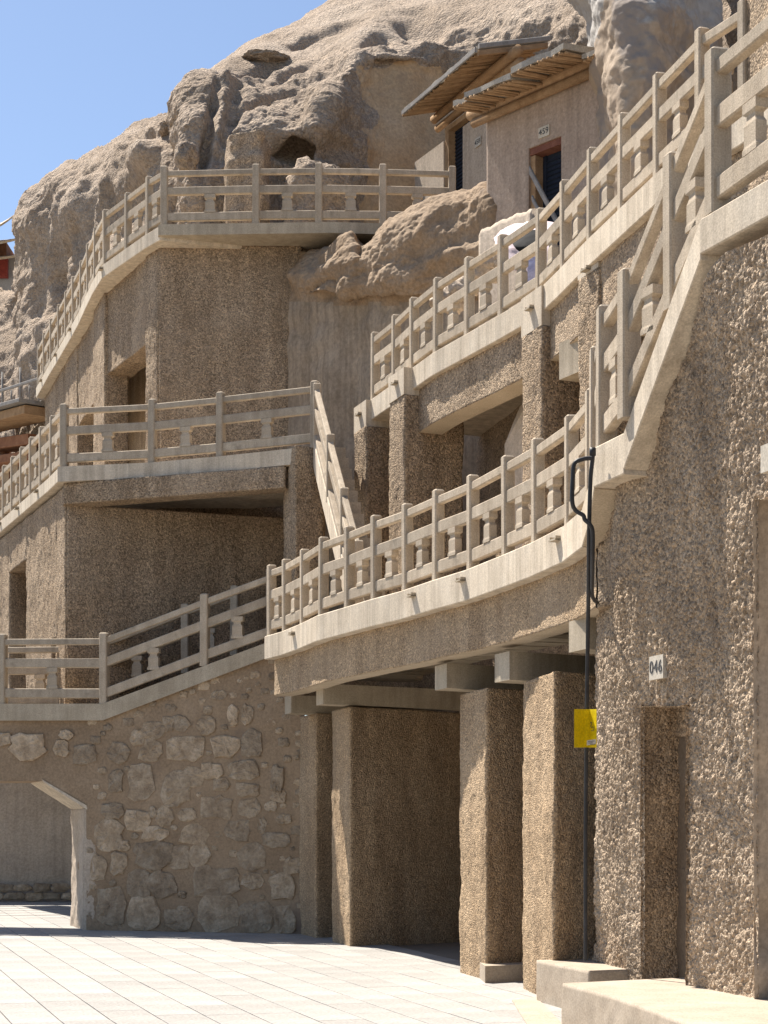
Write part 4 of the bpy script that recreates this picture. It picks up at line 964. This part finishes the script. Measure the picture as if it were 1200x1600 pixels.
eave(h8, E80, E81, bk8, ze8, 0.42, 60, 5, 0.11)
lg = Vector((E80[0],E80[1],ze8))+Vector((bk8[0],bk8[1],0))*0.5; lg2 = Vector((E81[0],E81[1],ze8))+Vector((bk8[0],bk8[1],0))*0.5
dd = (lg2-lg).normalized()
MB().rod(lg+UPV*0.05-dd*0.1, lg2+UPV*0.06+dd*0.28, 0.085, 0.10, 10).build('log_purlin', WOOD, h8, True)
MB().rod(lg-UPV*0.12-dd*0.1+Vector((0.08,0.04,0)), lg2-UPV*0.11+dd*0.2+Vector((0.08,0.04,0)), 0.075, 0.085, 10).build('log_purlin', WOOD, h8, True)
g1 = Vector((E81[0],E81[1],ze8))
MB().bar(g1+UPV*-0.05+dd*0.03, g1+Vector((bk8[0],bk8[1],0.42))*1.02+UPV*-0.05+dd*0.03, 0.06, 0.11).build('barge_board', WOOD, h8)
MB().bar(g1+UPV*0.07+dd*0.05, g1+Vector((bk8[0],bk8[1],0.42))*1.05+UPV*0.07+dd*0.05, 0.05, 0.10).build('barge_board', PLANK, h8)
MB().bar(Vector((E80[0],E80[1],ze8+0.02))-Vector((0.03,0.015,0)), g1+UPV*0.02-Vector((0.03,0.015,0)), 0.04, 0.10).build('eave_board', PLANK, h8)

# house with plate 459
A9, B9 = np.array([1.71,29.5]), np.array([3.42,27.6])
h9 = thing('mud_house', 'near grey-brown mud house with dark doorway and low brushwood eave', 'house', (A9[0],A9[1],10.2), 'mud cave houses')
t0, d0 = tpos(826,A9,B9); t1, d1 = tpos(877,A9,B9); zd = zat(232,d0)
_, u9, n9, _ = wallbox(h9, 'wall', A9, B9, 8.6, zat(168,29.2), 0.35, MUD, [(t0,t1,8.6,zd)])
MB().prism([Vector((A9[0],A9[1],8.6))+n9*0.35, Vector((A9[0],A9[1],8.6)), Vector((A9[0],A9[1],zat(168,29.2))), Vector((A9[0],A9[1],zat(168,29.2)))+n9*0.35], -u9*0.05+n9*0.02).build('wall_end', MUD, h9)
a9 = Vector((A9[0],A9[1],0))
louvre_door(h9, A9, u9, n9, t0+0.11, t1-0.005, 10.2, zd-0.11, 0.24)
MB().prism([a9+u9*(t0-0.02)+UPV*(zd-0.11)+n9*0.03, a9+u9*(t1+0.01)+UPV*(zd-0.11)+n9*0.03, a9+u9*(t1+0.01)+UPV*zd+n9*0.03, a9+u9*(t0-0.02)+UPV*zd+n9*0.03], n9*0.25).build('door_lintel', REDF, h9)
MB().prism([a9+u9*t0+UPV*10.2+n9*0.05, a9+u9*(t0+0.10)+UPV*10.2+n9*0.05, a9+u9*(t0+0.10)+UPV*(zd-0.12)+n9*0.05, a9+u9*t0+UPV*(zd-0.12)+n9*0.05], n9*0.24).build('door_frame', WOOD, h9)
e90, e91 = np.array([1.10,29.0]), np.array([3.05,26.85]); bk9 = np.array([0.747,0.665])*1.5
z9 = 13.48
ev = e91-e90
for i, (f0, f1, dz, ex) in enumerate(((0.0,0.12,0.0,0.0),(0.12,0.47,0.03,-0.05),(0.47,0.86,0.10,-0.08),(0.86,1.05,0.06,0.3))):
    q0, q1 = e90+ev*f0, e90+ev*f1; sh = -np.array([0.747,0.665])*ex
    eave(h9, q0-sh*0-np.array([0.747,0.665])*(-ex), q1-np.array([0.747,0.665])*(-ex), bk9*0.85, z9+dz, 0.22, max(5, int(50*(f1-f0))), 20+i, 0.085)
w0, w1 = a9+UPV*(zat(168,29.2)+0.06)-u9*0.35-n9*0.08, Vector((B9[0],B9[1],0))+UPV*(zat(168,29.2)+0.10)+u9*0.2-n9*0.08
MB().rod(w0, w1, 0.085, 0.10, 10).build('log_purlin', WOOD, h9, True)
MB().rod(w0-UPV*0.15+u9*0.08, w1-UPV*0.16, 0.07, 0.085, 10).build('log_purlin', WOOD, h9, True)
MB().rod(w0-UPV*0.05-n9*0.35+u9*0.6+UPV*0.12, w0-UPV*0.05+n9*0.5+u9*0.6+UPV*0.2, 0.07, 0.07, 9).build('log_beam', WOOD, h9, True)
def plate(name, label, txt, c, u, w, h, nin, th=0.02, size=None):
    c = Vector(c); u = Vector(u); out = -Vector(nin)
    root = thing(name, label, 'number plate', c-UPV*h/2)
    MB().prism([c-u*w/2-UPV*h/2, c+u*w/2-UPV*h/2, c+u*w/2+UPV*h/2, c-u*w/2+UPV*h/2], out*th).build('plate', PLAT, root)
    if not txt: return root
    cu = bpy.data.curves.new('digits', 'FONT'); cu.body = txt; cu.align_x = 'CENTER'; cu.align_y = 'CENTER'; cu.size = size or h*0.78; cu.extrude = 0.002; cu.space_character = 1.08; cu.offset = 0.0
    tmp = bpy.data.objects.new('digits', cu); COL.objects.link(tmp)
    dg = bpy.context.evaluated_depsgraph_get(); me = bpy.data.meshes.new_from_object(tmp.evaluated_get(dg)); bpy.data.objects.remove(tmp)
    M = Matrix(((u.x, 0, out.x, 0),(u.y, 0, out.y, 0),(u.z, 1, out.z, 0),(0,0,0,1)))
    me.transform(M); me.materials.clear(); me.materials.append(INK)
    o = bpy.data.objects.new('digits', me); link(o, root); o.location = c+out*(th+0.003)-WL[root.name]
    return root
t, d = tpos(748,HA,HB); pc = P(747.5,222,d)-n8*0.002
plate('number_plate', 'small white plate reading 458 on the far mud house', '458', pc, u8, 0.22, 0.17, n8)
t, d = tpos(851,A9,B9); pc = P(851,206,d)-n9*0.002
plate('number_plate', 'small white plate reading 459 above the near mud house door', '459', pc, u9, 0.23, 0.17, n9)
pp = on_wall(1033,1043); uw = Vector((0.30,-0.954,0))
nw = Vector((0.954,0.30,0))
plate('number_plate', 'white plate reading 046 above the doorway in the near wall', '046', pp-nw*0.005, uw, 0.27, 0.205, nw, 0.04, 0.155)
plate('number_plate', 'white plate cut by the right picture edge on the near wall', '', on_wall(1220,713)-nw*0.01, uw, 0.28, 0.20, nw, 0.08)

# grey plank leaning in the doorway, low mud parapet, cloths
q0, q1 = P(828,266,28.6), P(873,352,27.9)
tag(MB().bar(q0, q1, 0.04, 0.14).build('plank', PLANK), 'weathered grey plank leaning across the near mud house doorway', 'plank')
q0, q1 = P(832,310,28.5), P(850,345,28.2)
tag(MB().bar(q0, q1, 0.04, 0.10).build('plank', PLANK), 'short grey plank low in the corner of the near doorway', 'plank')
pw = [(748,356,28.2),(790,336,27.8),(829,322,27.4)]
V = []; Fc = []
for i in range(25):
    t = i/24; a = np.array(pw); q = cr(a, np.array([t*2]))[0]; p = P(*q); jz = 0.012*math.sin(i*0.9)+0.008*math.sin(i*2.1)
    iv = Vector((0.7,0.7,0)); base_z = 8.6
    V += [Vector((p.x,p.y,base_z)), Vector((p.x,p.y,p.z-0.12+jz)), p+UPV*(-0.03+jz)+iv*0.05, p+UPV*jz+iv*0.18, p+UPV*(jz-0.05)+iv*0.32, Vector((p.x,p.y,base_z))+iv*0.36]
for i in range(24): Fc += [(i*6+k, i*6+k+1, i*6+7+k, i*6+6+k) for k in range(5)]
Fc += [(0,1,2,3,4,5), tuple(range(len(V)-1, len(V)-7, -1))]
tag(MB().add(V, Fc).build('mud_parapet', MUDL, None, True), 'low pale mud parapet with sunlit rounded top below the near house door', 'parapet')
def sheet(name, label, pts, mat, cat, seed, amp=0.04, th=0.01):
    a = np.array([[tuple(P(*q)) for q in row] for row in pts]); nu = nv = 26
    G = cr(a, np.linspace(0, len(pts)-1, nu)); G = np.swapaxes(cr(np.swapaxes(G,0,1), np.linspace(0, a.shape[1]-1, nv)), 0, 1)
    V = G.reshape(-1,3); V[:,2] += amp*fbm(V*4, 3, seed); V[:,1] += amp*fbm(V*3.3, 3, seed+4)
    o = obj(name, V, grid_faces(nv, nu), mat, None, True); md = o.modifiers.new('thickness', 'SOLIDIFY'); md.thickness = th
    return tag(o, label, cat)
sheet('cloth', 'crumpled pale pink cloth lying behind the upper balustrade', [[(772,372,26.3),(800,352,26.5),(842,346,26.6),(872,350,26.4)],[(776,392,25.6),(806,378,25.7),(842,372,25.7),(868,372,25.6)],[(780,420,25.3),(810,425,25.3),(840,425,25.3),(866,420,25.3)]], CLOTHP, 'cloth', 3)
sheet('cloth', 'black cloth hanging under the pink cloth behind the balustrade', [[(798,372,25.5),(820,362,25.4),(842,360,25.3)],[(804,386,25.1),(822,384,25.0),(842,384,25.0)],[(822,398,25.1),(832,400,25.0),(846,402,25.0)]], CLOTHB, 'cloth', 8, 0.02)
sheet('cloth', 'lilac cloth showing low between two balustrade posts', [[(824,408,24.9),(840,400,24.9)],[(824,450,24.8),(842,450,24.8)]], CLOTHL, 'cloth', 12, 0.03)
rb = random.Random(5)
for k in range(9):
    x = 700+k*14+rb.uniform(-4,4); y = 470-k*11+rb.uniform(-3,3)
    o = boulder('small pale rubble lump behind the upper balustrade, left of the pink cloth', P(x, y, 26.6-k*0.1), rb.uniform(.12,.28), rb.uniform(.12,.25), rb.uniform(.10,.2), 100+k, MUDL)
    o.name = 'rubble_lump'; o['category'] = 'rubble'; o['group'] = 'rubble lumps behind the upper balustrade'

# ------------------------------------------------------------------ conduit and yellow card on the near wall
pd = 16.55
V, Fc = tube([P(926,702,15.5), P(926,716,15.5), P(923,745,15.52), P(921,800,15.6), P(920,860,15.8), P(919,960,16.3), P(917,1100,16.6), P(915,1300,16.9), P(915,1500,17.15)], 0.019, 8, 10)
cd = thing('conduit', 'thin black conduit running down beside the near wall with a bent loop at top', 'conduit', P(915,1503,17.35))
obj('pipe', V, Fc, PIPE, cd, True)
V, Fc = tube([P(925,716,15.45), P(912,717,15.45), P(898,724,15.45), P(895,745,15.45), P(894,782,15.45), P(899,797,15.5), P(911,805,15.5), P(914,812,15.5), P(922,820,15.5), P(926,832,15.55), P(926,870,15.7), P(925,920,16.1), P(927,935,16.4), P(938,945,17.0)], 0.019, 8, 8)
obj('loop_pipe', V, Fc, PIPE, cd, True)
MB().rod(P(926,700,15.5), P(926,712,15.5), 0.03, 0.03, 10).build('coupling', PIPE, cd, True)
yc = thing('yellow_card', 'bright yellow folded card tied round the black conduit', 'card', P(915,1167,17.0))
a, b, c2, e = P(897,1138,16.40), P(913,1138,16.50), P(921,1138,16.53), P(932,1138,16.42); hh = 29*17/2800
for nm, p, q in (('left_panel', a, b), ('fold', b, c2), ('right_panel', c2, e)):
    MB().prism([Vector((p.x,p.y,p.z-hh)), Vector((q.x,q.y,q.z-hh)), Vector((q.x,q.y,q.z+hh)), Vector((p.x,p.y,p.z+hh))], (0.003,0.006,0)).build(nm, YEL, yc)
l0, l1 = P(917,1162,16.36), P(931,1160,16.35)
MB().prism([l0-UPV*0.015, l1-UPV*0.015, l1+UPV*0.03, l0+UPV*0.03], (0,-0.003,0)).build('paper_label', PLAT, yc)

for k, (xa, xb, y) in enumerate(((919,929,1158.6),(920,926,1161.2),(922,930,1163.6))):   # faint print on the label
    p, q = P(xa, y, 16.345), P(xb, y-0.6, 16.335); MB().prism([p-UPV*0.002, q-UPV*0.002, q+UPV*0.002, p+UPV*0.002], (0,-0.001,0)).build('print_line', INK, yc)
V, Fc = tube([P(922,1130,16.50), P(924,1128.5,16.48), P(924.5,1131,16.48), P(923,1134,16.49), P(924,1137,16.48), P(927,1136,16.44), P(928,1139,16.43), P(926,1142,16.45), P(924,1141,16.47)], 0.0025, 5, 4)
obj('scrawl', V, Fc, INK, yc, True)

# ------------------------------------------------------------------ far left: timber gallery and pagoda
tg = thing('timber_gallery', 'weathered timber gallery with slender railing behind the left walkways', 'gallery', P(20,730,46))
def tp(px, py, d): return P(px, py, d)
MB().bar(tp(-90,670,50), tp(64,630,45), 1.2, 0.10).build('deck_board', PLANK, tg)
MB().bar(tp(-90,683,50.1), tp(64,643,45.1), 0.9, 0.22).build('deck_beam', WOOD, tg)
for (xa, ya), (xb, yb) in (((-90,640),(66,590)), ((-90,675),(66,628))):
    MB().bar(tp(xa,ya-0,49.9), tp(xb,yb,45), 0.07, 0.07).build('handrail', PLANK, tg)
for x in (-60,-30,4,32,61):
    d = 47.0-(x/60)*2+1; yb = 672-(x+90)*40/154; MB().rod(tp(x,yb,d-0.3), tp(x,yb-66,d-0.3), 0.035, 0.03, 8).build('rail_post', PLANK, tg, True)
for x in (-45,-14,18,46):
    d = 47.0-(x/60)*2+1; yb = 672-(x+90)*40/154; MB().rod(tp(x,yb-8,d-0.3), tp(x,yb-34,d-0.3), 0.025, 0.025, 6).build('rail_strut', PLANK, tg, True)
for y, h in ((690,0.28),(715,0.22)):
    MB().bar(tp(-90,y+20,50.2), tp(60,y-2,46.2), 0.6, h).build('cross_tie', REDW, tg)
for x in (-50,5,52): MB().bar(tp(x,742,47.5), tp(x+1,742,47.6), 0.22, 0.2).build('tie_end', REDW, tg); 
for x in (-50,8,55): MB().rod(tp(x,880,47.8), tp(x,690,47.8), 0.14, 0.13, 10).build('post', REDW, tg, True)
pg = thing('pagoda', 'distant grey and red pagoda storeys with upturned glazed eaves at the left edge', 'pagoda', P(0,470,78))
MB().prism([P(-120,470,80), P(35,470,80), P(35,402,80), P(-120,402,80)], (0,4,0)).build('wall', GREYW, pg)
MB().prism([P(-60,432,79.6), P(11,432,79.6), P(11,402,79.6), P(-60,402,79.6)], (0,0.3,0)).build('shutter', REDP, pg)
for yy, xt, up in ((398,36,6),(374,33,8),(352,23,22)):
    V = []; n = 14
    for i in range(n+1):
        t = i/n; x = -120+(xt+120)*t; y = yy+6-up*max(0,(t-0.72)/0.28)**1.6; th = 7*(1-0.55*t)
        V += [P(x,y-th*0.5,78), P(x,y+th*0.5,78), P(x,y+th*0.5-3,82), P(x,y-th*0.5-10*(1-t),82)]
    Fc = []
    for i in range(n): Fc += [(i*4+k, i*4+(k+1) % 4, i*4+4+(k+1) % 4, i*4+4+k) for k in range(4)]
    Fc += [(0,1,2,3), tuple(range(len(V)-1,len(V)-5,-1))]
    MB().add(V, Fc).build('eave', TILEW, pg)
MB().prism([P(-120,400,80.5), P(10,400,80.5), P(10,378,80.5), P(-120,378,80.5)], (0,3,0)).build('upper_wall', REDW, pg)
